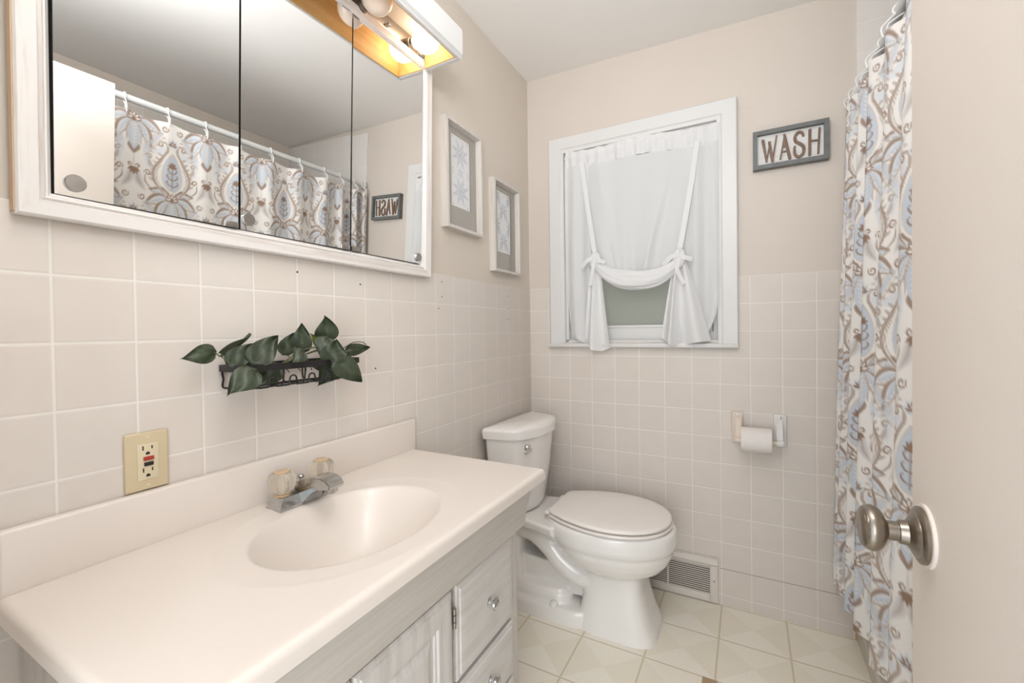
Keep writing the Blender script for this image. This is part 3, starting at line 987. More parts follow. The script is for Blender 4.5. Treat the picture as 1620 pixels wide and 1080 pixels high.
# low plinth behind the foot, the bulge over it, the trapway and the rear post
mb.loft([foot(-0.012, 0.050, 0.44, 0.136), foot(0.0, 0.050, 0.44, 0.136), foot(0.045, 0.052, 0.44, 0.134), foot(0.056, 0.058, 0.44, 0.128)])
mb.loft([foot(0.03, 0.050, 0.345, 0.112), foot(0.085, 0.052, 0.340, 0.106), foot(0.105, 0.06, 0.325, 0.094), foot(0.112, 0.07, 0.30, 0.07)])
mb.loft([foot(0.08, 0.050, 0.42, 0.055), foot(0.195, 0.05, 0.44, 0.055)])
mb.loft([foot(0.19, 0.25, 0.44, 0.05), foot(0.32, 0.23, 0.44, 0.05)])
mb.loft([foot(0.08, 0.050, 0.135, 0.092), foot(0.20, 0.052, 0.118, 0.088), foot(0.34, 0.05, 0.125, 0.09)])
for s in (-1, 1):
    tr_ = smooth_path([(0.10, TY + s * 0.050, 0.315), (0.18, TY + s * 0.058, 0.306), (0.25, TY + s * 0.066, 0.268), (0.31, TY + s * 0.070, 0.215), (0.38, TY + s * 0.068, 0.180), (0.46, TY + s * 0.06, 0.175)], 5)
    mb.tube(tr_, 0.045, 14)
bowl = mb.build('bowl', M['porcelain'], toi, weld=0)
md = bowl.modifiers.new('blend', 'REMESH'); md.mode = 'VOXEL'; md.voxel_size = 0.0045; md.use_smooth_shade = True
md = bowl.modifiers.new('soften', 'SMOOTH'); md.factor = 0.5; md.iterations = 8
for s in (-1, 1):
    MB().lathe([(0.0, 0.017), (0.008, 0.017), (0.014, 0.0145), (0.018, 0.009), (0.0195, 0.0001)], (0.285, TY + s * 0.117, 0.054), (0, 0, 1), 24).build('bolt_cap', M['porcelain'], toi)


def tank_ring(z, hw, xb, xs_, xf, n=26, r=0.0):
    """plan: straight back, ends tapering in to x = xs_, bowed front reaching xf"""
    hwf = hw * 0.86
    pts = []
    c = 0.018
    pts += [(xb, TY + hw - c), (xb + c * 0.3, TY + hw - c * 0.3), (xb + c, TY + hw)]
    pts += [(xs_ - c, TY + hwf + 0.004), (xs_ - c * 0.2, TY + hwf - 0.003)]
    for i in range(1, n):
        a = 1 - 2 * i / n
        pts.append((xs_ + (xf - xs_) * (1 - a * a), TY + hwf * a * 0.99))
    pts += [(xs_ - c * 0.2, TY - hwf + 0.003), (xs_ - c, TY - hwf - 0.004)]
    pts += [(xb + c, TY - hw), (xb + c * 0.3, TY - hw + c * 0.3), (xb, TY - hw + c)]
    return [(x, y, z) for x, y in pts]


mb = MB()
mb.loft([tank_ring(0.388, 0.150, 0.04, 0.115, 0.160), tank_ring(0.394, 0.160, 0.034, 0.124, 0.172), tank_ring(0.42, 0.170, 0.03, 0.132, 0.182), tank_ring(0.55, 0.190, 0.027, 0.146, 0.200), tank_ring(0.68, 0.205, 0.025, 0.155, 0.213), tank_ring(0.716, 0.207, 0.025, 0.157, 0.215)])
mb.build('tank', M['porcelain'], toi, angle=50)
mb = MB()
def inset(ring, f, z):
    cx = sum(p[0] for p in ring) / len(ring)
    return [(cx + (p[0] - cx) * f, TY + (p[1] - TY) * f, z) for p in ring]
lr = tank_ring(0.0, 0.222, 0.016, 0.166, 0.228)
mb.loft([inset(lr, 0.97, 0.713), inset(lr, 0.985, 0.714), inset(lr, 0.99, 0.722), inset(lr, 1.0, 0.742), inset(lr, 0.998, 0.748), inset(lr, 0.985, 0.7525), inset(lr, 0.95, 0.7560), inset(lr, 0.7, 0.7625), inset(lr, 0.35, 0.7665), inset(lr, 0.1, 0.7675)])
mb.build('tank_lid', M['porcelain'], toi, angle=40)
# flush lever on the near front corner of the tank
lv = MB().lathe([(0.0, 0.014), (0.006, 0.014), (0.010, 0.011), (0.014, 0.006), (0.0145, 0.0001)], (0.192, -0.436, 0.682), (0.93, -0.36, 0), 24)
lv.tube(smooth_path([(0.203, -0.440, 0.681), (0.216, -0.450, 0.679), (0.219, -0.470, 0.677), (0.213, -0.497, 0.675)], 5), [0.006, 0.006, 0.006, 0.0055, 0.0055, 0.005, 0.005, 0.0048, 0.0048, 0.0046, 0.0044, 0.0042, 0.004, 0.0038, 0.0036, 0.003], 10)
lv.build('flush_lever', M['chrome'], toi)


def seat_plan(z, grow):
    """closed seat outline: rounded front, narrower flat back"""
    pts = []
    n = 60
    xm, xf, xb, hw = 0.490, 0.716 + grow, 0.262 - grow * 0.5, 0.188 + grow
    for i in range(n + 1):
        a = -PI / 2 + PI * i / n
        pts.append((xm + (xf - xm) * math.copysign(abs(math.cos(a)) ** (2 / 2.1), 1), TY + hw * math.copysign(abs(math.sin(a)) ** (2 / 2.1), math.sin(a))))
    m = 22
    back = []
    for i in range(1, m + 1):
        t_ = i / m
        x = xm + (xb - xm) * t_
        w = hw * (1 - 0.40 * t_ ** 1.9)
        if t_ > 0.93:
            w -= 0.012 * ((t_ - 0.93) / 0.07) ** 2
        back.append((x, w))
    pts += [(x, TY + w) for x, w in back]
    pts += [(x, TY - w) for x, w in back[::-1]]
    return [(x, y, z) for x, y in pts]
def scale_ring(r, f, z):
    return [(0.49 + (x - 0.49) * f, TY + (y - TY) * f, z) for x, y, _ in r]
s0 = seat_plan(0, 0.003)
MB().loft([scale_ring(s0, 0.95, 0.4030), scale_ring(s0, 0.955, 0.4055), scale_ring(s0, 0.99, 0.4060), scale_ring(s0, 1.0, 0.4085), scale_ring(s0, 1.0, 0.4130), scale_ring(s0, 0.992, 0.4158), scale_ring(s0, 0.96, 0.4164)]).build('seat', M['seat_plastic'], toi, angle=50)
s1 = seat_plan(0, 0.0)
MB().loft([scale_ring(s1, 0.93, 0.4204), scale_ring(s1, 0.98, 0.4207), scale_ring(s1, 0.997, 0.4228), scale_ring(s1, 1.0, 0.4265), scale_ring(s1, 0.995, 0.431), scale_ring(s1, 0.98, 0.4340), scale_ring(s1, 0.955, 0.4355), scale_ring(s1, 0.7, 0.4372), scale_ring(s1, 0.35, 0.438), scale_ring(s1, 0.05, 0.4382)]).build('seat_lid', M['seat_plastic'], toi, angle=50)
MB().box(0.285, 0.60, TY - 0.12, TY + 0.12, 0.4165, 0.4202).build('seat_bumper', M['seat_plastic'], toi)
for s in (-1, 1):
    MB().box(0.238, 0.275, TY + s * 0.075 - 0.022, TY + s * 0.075 + 0.022, 0.4025, 0.4185, 0.006, 3).build('seat_hinge', M['seat_plastic'], toi)

# ------------------------------------------------------------------ wall register
rv = empty('wall_register', (0.68, 0.0, 0.0))
tag(rv, 'white louvred heating register low on the tiled wall behind the toilet', 'vent')
def vframe(mb, x0, x1, z0, z1, w, wt, y0, y1):
    mb.box(x0, x0 + w, y0, y1, z0, z1, 0.002).box(x1 - w, x1, y0, y1, z0, z1, 0.002)
    mb.box(x0 + w, x1 - w, y0, y1, z0, z0 + wt[0], 0.002).box(x0 + w, x1 - w, y0, y1, z1 - wt[1], z1, 0.002)
mb = MB()
vframe(mb, 0.500, 0.856, 0.004, 0.186, 0.030, (0.032, 0.036), -0.012, -0.0005)
mb.prism([(-0.0125, 0.158), (-0.018, 0.166), (-0.014, 0.186), (-0.003, 0.190), (-0.003, 0.158)], 0, 0.500, 0.856)
mb.build('register_frame', M['vent_metal'], rv)
MB().box(0.528, 0.828, -0.0015, -0.0005, 0.034, 0.152).build('duct_opening', M['dark'], rv)
mb = MB()
ns = 13
for i in range(ns):
    zc = 0.040 + (0.146 - 0.040) * i / (ns - 1)
    mb.box(0.5285, 0.8275, -0.0105, -0.0085, zc - 0.0021, zc + 0.0021)
mb.box(0.655, 0.661, -0.0112, -0.002, 0.034, 0.152)
mb.build('grille', M['vent_metal'], rv)
MB().lathe([(0.0, 0.0042), (0.0015, 0.004), (0.002, 0.0001)], (0.842, -0.0121, 0.095), (0, -1, 0), 12).build('register_screw', M['steel_pull'], rv)

# ------------------------------------------------------------------ toilet paper holder and roll
th = empty('toilet_paper_holder', (1.0, 0.0, 0.685))
tag(th, 'two-bracket toilet paper holder on the tiled wall under the window', 'toilet paper holder')
def bracket(xc, mat, label, s):
    mb = MB()
    hw = 0.0225
    mb.box(xc - hw, xc + hw, -0.010, -0.0003, 0.684, 0.810, 0.004, 3)
    # curved arm from the plate's upper part down to the roller end
    prof = smooth_path([(0, -0.009, 0.792), (0, -0.022, 0.778), (0, -0.040, 0.750), (0, -0.058, 0.722), (0, -0.066, 0.706)], 5)
    rings = []
    for i, p in enumerate(prof):
        a = i / (len(prof) - 1)
        w = 0.0105
        d0, d1 = p.y - 0.006, p.y + 0.006
        rings.append([(xc + s * 0.004 - w, d0, p.z), (xc + s * 0.004 + w, d0, p.z), (xc + s * 0.004 + w, d1 + 0.004 * (1 - a), p.z - 0.010), (xc + s * 0.004 - w, d1 + 0.004 * (1 - a), p.z - 0.010)])
    mb.loft(rings)
    mb.lathe([(-0.0105, 0.013), (0.0105, 0.013)], (xc + s * 0.004, -0.064, 0.708), (1, 0, 0), 20)
    b = mb.build('bracket', mat, th, angle=30)
    b['label'] = label
    MB().lathe([(0.0, 0.005), (0.0025, 0.0045), (0.003, 0.0001)], (xc, -0.0102, 0.797), (0, -1, 0), 14).build('bracket_screw', M['steel_pull'], b)
bracket(0.932, M['peach_ceramic'], 'peach bracket', 1)
bracket(1.0795, M['white_metal'], 'white bracket', -1)
MB().lathe([(-0.064, 0.007), (0.062, 0.007)], (1.0055, -0.064, 0.7085), (1, 0, 0), 20).build('roller', M['cream_plastic'], th)
rl = MB()
RC, RR = (0.9965, -0.064, 0.7135), 0.0475
prof = [(-0.052, 0.0185), (-0.052, RR - 0.001), (-0.0512, RR), (0.0512, RR), (0.052, RR - 0.001), (0.052, 0.0185)]
ax = Vector((1, 0, 0))
rings = []
for h, r in prof + [prof[0]]:
    rings.append([(RC[0] + h, RC[1] + r * math.cos(2 * PI * i / 48), RC[2] + r * math.sin(2 * PI * i / 48)) for i in range(48)])
rl.loft(rings, cap=False)
rl = rl.build('toilet_paper_roll', M['paper'])
tag(rl, 'white roll of toilet paper on the wall holder', 'toilet paper')
recenter(rl)


# ------------------------------------------------------------------ pattern painting (woven and printed designs)
def srgb(c):
    return np.array(lin(c))


class Canvas:
    def __init__(self, w, h, res, base):
        self.w, self.h = w, h
        self.nx, self.ny = int(round(w / res)), int(round(h / res))
        self.X, self.Y = np.meshgrid((np.arange(self.nx) + 0.5) * w / self.nx, (np.arange(self.ny) + 0.5) * h / self.ny)
        self.C = np.ones((self.ny, self.nx, 3)) * srgb(base)
        self.lattice = [(0, 0)]
        self.soft = 0.0012
        self.mirror = True

    def frames(self):
        for ox, oy in self.lattice:
            x = self.X - ox; y = self.Y - oy
            for sx in (-1, 0, 1):
                for sy in (-1, 0, 1):
                    yield x + sx * self.w, y + sy * self.h

    def put(self, mask, col, a=1.0):
        m = np.clip(mask, 0, 1)[..., None] * a
        self.C = self.C * (1 - m) + srgb(col) * m

    def shape(self, sdf, col, a=1.0, soft=None, sides=(1, -1)):
        s = soft or self.soft
        d = None
        for x, y in self.frames():
            for sg in sides:
                q = sdf(x * sg, y)
                d = q if d is None else np.minimum(d, q)
        self.put(0.5 - d / (2 * s), col, a)

    def sample(self, u, v):
        fx = (u / self.w % 1.0) * self.nx - 0.5
        fy = (v / self.h % 1.0) * self.ny - 0.5
        i0 = np.floor(fx).astype(int); j0 = np.floor(fy).astype(int)
        tx = (fx - i0)[..., None]; ty = (fy - j0)[..., None]
        a = self.C[j0 % self.ny, i0 % self.nx]; b = self.C[j0 % self.ny, (i0 + 1) % self.nx]
        c = self.C[(j0 + 1) % self.ny, i0 % self.nx]; d = self.C[(j0 + 1) % self.ny, (i0 + 1) % self.nx]
        return (a * (1 - tx) + b * tx) * (1 - ty) + (c * (1 - tx) + d * tx) * ty


def leaf(x0, y0, x1, y1, w, bend=0.0, peak=1.0):
    L = math.hypot(x1 - x0, y1 - y0); dx, dy = (x1 - x0) / L, (y1 - y0) / L
    def f(x, y):
        t = ((x - x0) * dx + (y - y0) * dy) / L
        n = (-(x - x0) * dy + (y - y0) * dx) - bend * np.sin(np.clip(t, 0, 1) * PI)
        tc = np.clip(t, 0, 1)
        hw = w * np.sin(PI * tc ** peak)
        return np.maximum(np.abs(n) - hw, np.abs(t - 0.5) * L - 0.5 * L)
    return f


def stroke(pts, w, taper=True):
    P = np.array(pts, float)
    def f(x, y):
        d = None
        m = len(P) - 1
        for i in range(m):
            a, b = P[i], P[i + 1]
            ab = b - a
            L2 = (ab ** 2).sum() + 1e-12
            t = np.clip(((x - a[0]) * ab[0] + (y - a[1]) * ab[1]) / L2, 0, 1)
            q = np.hypot(x - a[0] - t * ab[0], y - a[1] - t * ab[1])
            s = (i + t) / m
            ww = w * (0.35 + 0.65 * np.sin(PI * np.clip(s * 0.9 + 0.05, 0, 1))) if taper else w
            q = q - ww
            d = q if d is None else np.minimum(d, q)
        return d
    return f


def spiral(cx, cy, r0, r1, a0, turns, n=16):
    return [(cx + (r0 + (r1 - r0) * k / n) * math.cos(a0 + 2 * PI * turns * k / n), cy + (r0 + (r1 - r0) * k / n) * math.sin(a0 + 2 * PI * turns * k / n)) for k in range(n + 1)]


def curve2(pts, n=6):
    return [(p.x, p.y) for p in smooth_path([(a, b, 0) for a, b in pts], n)]


def drop(cx, y0, y1, w):
    """teardrop: round below, pointed on top"""
    def f(x, y):
        t = np.clip((y - y0) / (y1 - y0), 0, 1)
        hw = w * np.sqrt(np.clip(t, 0, 1)) * (1 - t) ** 0.75 * 1.95
        return np.maximum(np.abs(x - cx) - hw, np.abs((y - y0) / (y1 - y0) - 0.5) * (y1 - y0) - 0.5 * (y1 - y0))
    return f


CREAM, BLUE, PALE, BROWN, TAUPE, GREY = (245, 241, 236), (208, 215, 224), (226, 229, 233), (154, 128, 110), (190, 175, 163), (210, 208, 208)
cv = Canvas(0.305, 0.60, 0.0016, CREAM)
cv.lattice = [(0.0, 0.30), (0.1525, 0.0)]
# soft pale leaves between the medallions
cv.shape(leaf(0.040, -0.135, 0.118, -0.020, 0.019, 0.016), GREY, 0.75, 0.004)
cv.shape(leaf(0.060, -0.11, 0.135, -0.075, 0.016, -0.010), PALE, 0.9, 0.004)
cv.shape(leaf(0.048, -0.120, 0.095, -0.045, 0.008, 0.008), BLUE, 0.7, 0.003)
cv.shape(leaf(0.105, 0.02, 0.142, 0.115, 0.017, -0.012), GREY, 0.7, 0.004)
cv.shape(leaf(0.098, 0.115, 0.120, 0.205, 0.015, 0.012), PALE, 0.9, 0.004)
cv.shape(leaf(0.112, 0.03, 0.138, 0.10, 0.006, -0.01), TAUPE, 0.7, 0.003)
# hanging sprig
cv.shape(stroke([(0.0, -0.135), (0.0, -0.205)], 0.0022), GREY)
for a in (-1.15, -0.55, 0.0):
    cv.shape(leaf(0.001, -0.192, 0.001 - 0.026 * math.sin(a), -0.196 - 0.030 * math.cos(a), 0.006), BROWN, 1, 0.0012)
cv.shape(stroke(spiral(0.016, -0.186, 0.009, 0.003, 3.2, -0.9), 0.0028), BROWN)
# side petals, brown washed edge, blue heart, pale fern lines
for ang, L, w in ((1.92, 0.100, 0.023), (1.30, 0.115, 0.026), (0.62, 0.120, 0.022)):
    ex, ey = L * math.sin(ang), -L * math.cos(ang)
    cv.shape(leaf(0.004, 0.0, ex, ey, w, 0.012, 0.85), TAUPE, 1, 0.0015)
    cv.shape(leaf(0.004, 0.0, ex * 1.0, ey * 1.0, w * 0.40, 0.024, 0.7), BROWN, 0.7, 0.004)
    cv.shape(leaf(0.008, 0.0, ex * 0.9, ey * 0.9, w * 0.62, 0.008, 0.85), PALE, 1, 0.002)
    cv.shape(leaf(0.012, 0.0, ex * 0.82, ey * 0.82, w * 0.36, 0.006, 0.85), BLUE, 0.9, 0.002)
    cv.shape(stroke([(0.01, 0.0), (ex * 0.8, ey * 0.8)], 0.0014), CREAM)
    for q in range(5):
        f_ = 0.28 + 0.12 * q
        for sd in (-1, 1):
            cv.shape(stroke([(ex * f_, ey * f_), (ex * (f_ + 0.06) - sd * ey * 0.085, ey * (f_ + 0.06) + sd * ex * 0.085)], 0.0011), TAUPE, 0.8)
    for q in range(3):
        f_ = 0.86 + 0.05 * q
        cv.shape(stroke([(ex * f_ - ey * 0.05, ey * f_ + ex * 0.05), (ex * f_ + ey * 0.05, ey * f_ - ex * 0.05)], 0.0014), BROWN, 0.8)
# middle petal
cv.shape(leaf(0.0, 0.0, 0.0, -0.145, 0.034, 0.0, 1.15), CREAM, 1, 0.0015)
cv.shape(leaf(0.0, -0.085, 0.0, -0.140, 0.026, 0.0, 0.8), BROWN, 0.9, 0.003)
cv.shape(leaf(0.0, 0.0, 0.0, -0.124, 0.0285, 0.0, 1.1), BLUE, 1, 0.0015)
for q in range(6):
    yy = -0.028 - 0.014 * q
    cv.shape(stroke([(0.0, yy), (0.013, yy + 0.011)], 0.0017), CREAM)
cv.shape(stroke([(0.0, -0.02), (0.0, -0.108)], 0.0014), CREAM)
cv.shape(stroke(curve2([(0.012, -0.004), (0.030, -0.045), (0.028, -0.095)]), 0.0024), TAUPE)
# pistils
for a, L in ((0.0, 0.036), (0.75, 0.034), (1.4, 0.032)):
    cv.shape(leaf(0.0, 0.0, L * math.sin(a), L * math.cos(a) - 0.002, 0.0085), BROWN, 1, 0.0012)
    cv.shape(leaf(0.006 * math.sin(a), 0.006 * math.cos(a), 0.8 * L * math.sin(a), 0.8 * L * math.cos(a), 0.0038), CREAM, 1, 0.0012)
cv.shape(lambda x, y: np.hypot(x, y + 0.004) - 0.006, BROWN)
# medallion
cv.shape(stroke(curve2([(0.030, 0.020), (0.068, 0.065), (0.074, 0.115), (0.045, 0.165), (0.022, 0.205), (0.026, 0.235), (0.046, 0.240)]), 0.0085), CREAM)
cv.shape(stroke(curve2([(0.030, 0.020), (0.068, 0.065), (0.074, 0.115), (0.045, 0.165), (0.022, 0.205), (0.026, 0.235), (0.046, 0.240)]), 0.0062), TAUPE)
cv.shape(stroke(curve2([(0.040, 0.028), (0.074, 0.070), (0.078, 0.115), (0.050, 0.165), (0.028, 0.200)]), 0.0020), BROWN, 0.9, 0.0012)
cv.shape(stroke(curve2([(0.022, 0.026), (0.058, 0.068), (0.063, 0.112), (0.036, 0.160), (0.016, 0.200)]), 0.0014), BROWN, 0.8, 0.0012)
cv.shape(stroke(spiral(0.046, 0.228, 0.012, 0.003, 1.5, -1.1), 0.0026), BROWN)
cv.shape(drop(0.0, 0.030, 0.215, 0.062), CREAM)
cv.shape(drop(0.0, 0.036, 0.200, 0.053), TAUPE, 0.55)
cv.shape(drop(0.0, 0.040, 0.192, 0.049), BLUE)
cv.shape(stroke([(0.0, 0.05), (0.0, 0.150)], 0.0022, False), BROWN)
for q, (yy, L) in enumerate(((0.060, 0.026), (0.088, 0.024), (0.114, 0.020))):
    cv.shape(stroke(curve2([(0.0, yy), (L * 0.6, yy + 0.004), (L, yy + 0.016), (L * 0.72, yy + 0.023)]), 0.0027), BROWN)
for a in (0.0, 0.6, 1.2):
    cv.shape(leaf(0.0, 0.136, 0.024 * math.sin(a), 0.138 + 0.028 * math.cos(a), 0.0052), BROWN, 1, 0.0012)
# crown
for a, L in ((0.0, 0.044), (0.5, 0.040), (1.0, 0.034)):
    cv.shape(leaf(0.0, 0.222, L * math.sin(a), 0.224 + L * math.cos(a), 0.0082), PALE, 1, 0.0015)
    cv.shape(leaf(0.002 * math.sin(a), 0.230, 0.75 * L * math.sin(a), 0.224 + 0.75 * L * math.cos(a), 0.0042), BROWN, 1, 0.0012)
# side scrolls and small feathered leaves
for q in range(7):
    t_ = 0.12 + 0.12 * q
    bx_, by_ = 0.074 - 0.05 * t_ ** 2, 0.05 + 0.15 * t_
    cv.shape(leaf(bx_, by_, bx_ + 0.022, by_ + 0.016, 0.0045), TAUPE, 0.85, 0.0015)
for q in range(5):
    cv.shape(leaf(0.060 + 0.012 * q, -0.105 + 0.016 * q, 0.076 + 0.012 * q, -0.118 + 0.018 * q, 0.0042), TAUPE, 0.6, 0.002)
    cv.shape(leaf(0.060 + 0.012 * q, -0.100 + 0.016 * q, 0.056 + 0.011 * q, -0.078 + 0.016 * q, 0.0042), BLUE, 0.8, 0.002)
cv.shape(stroke(curve2([(0.040, -0.135), (0.075, -0.095), (0.112, -0.045)]), 0.0016), TAUPE, 0.8)
cv.shape(stroke(curve2([(0.082, 0.035), (0.106, 0.060), (0.108, 0.088)]), 0.0027), BROWN, 0.9, 0.0015)
cv.shape(stroke(spiral(0.098, 0.098, 0.013, 0.004, -0.3, 1.2), 0.0026), BROWN)
cv.shape(stroke(spiral(0.120, -0.005, 0.014, 0.004, 0.5, -1.2), 0.0028), BROWN, 0.95)
cv.shape(stroke(spiral(0.092, 0.168, 0.011, 0.003, 0.2, 1.1), 0.0036), TAUPE)
cv.shape(leaf(0.082, 0.12, 0.096, 0.16, 0.007), TAUPE, 0.8, 0.002)


# ------------------------------------------------------------------ shower curtain, rings, rod, tub
ring_y = [-0.034, -0.095, -0.192, -0.300, -0.455, -0.615, -0.775, -0.925, -1.070, -1.215, -1.355, -1.48]
ROD_X, ROD_Z = 1.335, 1.995
nc, nr = 460, 390
yy = np.linspace(-0.022, -1.500, nc * 4)
ph = np.interp(-yy, [-v for v in ring_y], np.arange(len(ring_y)))
amp = np.interp(-yy, [0.0, 0.10, 0.30, 0.50, 0.75, 1.5], [0.036, 0.034, 0.024, 0.017, 0.009, 0.006])
xo = amp * np.cos(2 * PI * ph) + 0.25 * amp * np.sin(4 * PI * ph + 0.6)
arc = np.concatenate([[0], np.cumsum(np.hypot(np.diff(yy), np.diff(xo)))])
sa = np.linspace(0, arc[-1], nc)
cy_, cxo, cph = np.interp(sa, arc, yy), np.interp(sa, arc, xo), np.interp(sa, arc, ph)
zz = np.linspace(0, 1, nr)
TOP, BOT = 1.944, 0.200
U = np.repeat(sa[None, :], nr, 0)
T = np.repeat(zz[:, None], nc, 1)
sag = 0.006 * (1 - np.cos(2 * PI * cph)) / 2
ztop = TOP - sag
Zc = ztop[None, :] * (1 - T) + (BOT + 0.006 * np.cos(2 * PI * cph))[None, :] * T
xc = np.interp(Zc.ravel(), [0.2, 0.7, 1.95], [1.286, 1.292, 1.318]).reshape(Zc.shape)
damp = 0.75 + 0.35 * T
wob = 0.0015 * np.sin(9 * T + 3.1 * cph[None, :])
Pc = np.stack([xc - cxo[None, :] * damp + wob, np.repeat(cy_[None, :], nr, 0) + 0.001 * np.sin(7 * T + cph[None, :]), Zc], -1)
s7 = float(np.interp(7.0, cph, sa))                       # a flower sits under the eighth hook
colr = cv.sample((U - s7) * 1.12 + 8 * 0.1525, 0.30 - 0.0 + (Zc - 1.918))
sc_ = empty('shower_curtain', (1.29, -0.76, 0.2))
tag(sc_, 'cream, blue and brown damask shower curtain hanging from the white rod', 'shower curtain')
grid_mesh('curtain_cloth', Pc, M['shower_cloth'], colr, sc_)
hem = np.stack([Pc[0, ::3, 0], Pc[0, ::3, 1], Pc[0, ::3, 2]], -1)
rodo = MB()
rodo.tube([(ROD_X, -0.012, ROD_Z), (ROD_X, -0.8, ROD_Z), (ROD_X, -1.53, ROD_Z)], 0.0135, 20)
rodo.lathe([(0.0, 0.026), (0.010, 0.026), (0.014, 0.020), (0.030, 0.0165)], (ROD_X, -0.0055, ROD_Z), (0, -1, 0), 24)
rodo = rodo.build('curtain_rod', M['rod'])
tag(rodo, 'white shower curtain rod above the tub', 'curtain rod')
recenter(rodo)


def make_ring(y, xt):
    """hook round the rod with its ends down through the cloth's eyelet"""
    pts = []
    for i in range(15):
        a = math.radians(-40 + 260 * i / 14)
        pts.append((ROD_X + 0.0165 * math.cos(a), y, ROD_Z + 0.0165 * math.sin(a)))
    pts.append((xt - 0.006, y, ROD_Z - 0.035))
    pts.append((xt - 0.006, y, ROD_Z - 0.055))
    pts.append((xt - 0.003, y, ROD_Z - 0.064))
    pts = [(xt + 0.004, y, ROD_Z - 0.061), (xt + 0.008, y, ROD_Z - 0.032)] + pts
    return MB().tube(smooth_path(pts, 2), 0.0024, 7)


places = ['the farthest, against the tiled wall', 'second from the window wall', 'third from the window wall', 'fourth from the window wall', 'fifth from the window wall', 'sixth from the window wall', 'seventh from the window wall', 'eighth from the window wall', 'ninth from the window wall', 'tenth from the window wall']
for i, y in enumerate(ring_y[:10]):
    j = int(np.argmin(np.abs(cy_ - y)))
    r_ = make_ring(y, float(Pc[0, j, 0])).build('curtain_ring', M['ring'])
    tag(r_, 'white plastic curtain hook on the shower rod, ' + places[i], 'curtain hook', 'hooks holding the shower curtain')
    recenter(r_)

tb = empty('bathtub', (1.66, -0.77, 0.0))
tag(tb, 'cream bathtub behind the damask shower curtain', 'bathtub')
mb = MB()
tx0, tx1, ty0, ty1, tz = 1.345, XR - 0.008, -1.545, -0.006, 0.36
def rr_ring(x0, x1, y0, y1, z, r, n=6):
    out = []
    for cx, cy, a0 in ((x1 - r, y1 - r, 0), (x0 + r, y1 - r, PI / 2), (x0 + r, y0 + r, PI), (x1 - r, y0 + r, 1.5 * PI)):
        for i in range(n + 1):
            a = a0 + PI / 2 * i / n
            out.append((cx + r * math.cos(a), cy + r * math.sin(a), z))
    return out
mb.loft([rr_ring(tx0, tx1, ty0, ty1, 0.0, 0.004), rr_ring(tx0, tx1, ty0, ty1, tz - 0.02, 0.004), rr_ring(tx0 + 0.006, tx1 - 0.004, ty0 + 0.004, ty1 - 0.004, tz, 0.006), rr_ring(tx0 + 0.07, tx1 - 0.05, ty0 + 0.08, ty1 - 0.08, tz, 0.09), rr_ring(tx0 + 0.085, tx1 - 0.065, ty0 + 0.10, ty1 - 0.10, tz - 0.02, 0.10), rr_ring(tx0 + 0.12, tx1 - 0.10, ty0 + 0.16, ty1 - 0.2, 0.09, 0.12), rr_ring(tx0 + 0.2, tx1 - 0.18, ty0 + 0.24, ty1 - 0.3, 0.07, 0.1)])
mb.build('tub_shell', M['tub'], tb, angle=50)
MB().box(1.3155, 1.3445, -1.54, -0.008, 0.0, 0.075, 0.004).build('apron_skirt', M['tub'], tb)

# ------------------------------------------------------------------ sheer tie-up curtain at the window
wc = empty('window_curtain', (0.54, -0.02, 1.05))
tag(wc, 'sheer white tie-up curtain knotted at both sides over the window', 'curtain')
KL, KR = Vector((0.362, -0.052, 1.470)), Vector((0.722, -0.052, 1.452))
YC = -0.012


def top_z(s):
    return 2.000 - 0.012 * s


def sheet(name, s0, s1, n, m, fn, mat, parent):
    P = np.zeros((m, n, 3))
    for i in range(m):
        for j in range(n):
            P[i, j] = fn(s0 + (s1 - s0) * j / (n - 1), i / (m - 1))
    return grid_mesh(name, P, mat, None, parent)


XL, XRt = 0.206, 0.873
def xs_of(s):
    return XL + (XRt - XL) * s


# gathered header on its rod
def f_header(s, t):
    g = 0.0045 * math.sin(s * 95) + 0.003 * math.sin(s * 41 + 1)
    return (xs_of(s), YC - 0.004 + g * (0.5 + 0.5 * t) - 0.006 * math.exp(-((t - 0.38) / 0.2) ** 2), top_z(s) + 0.0015 * math.sin(s * 60) * (1 - t) - 0.078 * t - 0.006 * math.sin(s * 9))
sheet('header', 0, 1, 200, 10, f_header, M['cloth'], wc)
MB().tube([(XL - 0.008, YC + 0.004, 1.970), (XRt + 0.006, YC + 0.004, 1.952)], 0.005, 10).build('curtain_rod_tube', M['white_gloss'], wc)


# middle sheet, drawn down to the swag between the knots
def f_mid(s, t):
    sl, sr = 0.10, 0.90
    x_top = xs_of(sl + (sr - sl) * s)
    x_bot = KL.x + 0.006 + (KR.x - KL.x - 0.012) * s
    e = t ** 1.25
    x = x_top * (1 - e) + x_bot * e
    zb = KL.z + (KR.z - KL.z) * s - 0.010 - 0.056 * (1 - (2 * s - 1) ** 4)
    z = (top_z(sl + (sr - sl) * s) - 0.074) * (1 - t) + zb * t
    fold = 0.0045 * math.sin(s * 26 + 1.5 * t) * (0.7 + 0.6 * t) + 0.011 * math.exp(-((s - 0.40 - 0.05 * t) / 0.05) ** 2) * t ** 2 - 0.010 * math.exp(-((s - 0.80 + 0.2 * t) / 0.035) ** 2) * (0.3 + t) - 0.007 * math.exp(-((s - 0.17 - 0.1 * t) / 0.04) ** 2) * (0.3 + t)
    return (x, YC - 0.006 - 0.020 * t ** 2 + fold, z)
sheet('middle_panel', 0, 1, 110, 70, f_mid, M['sheer'], wc)


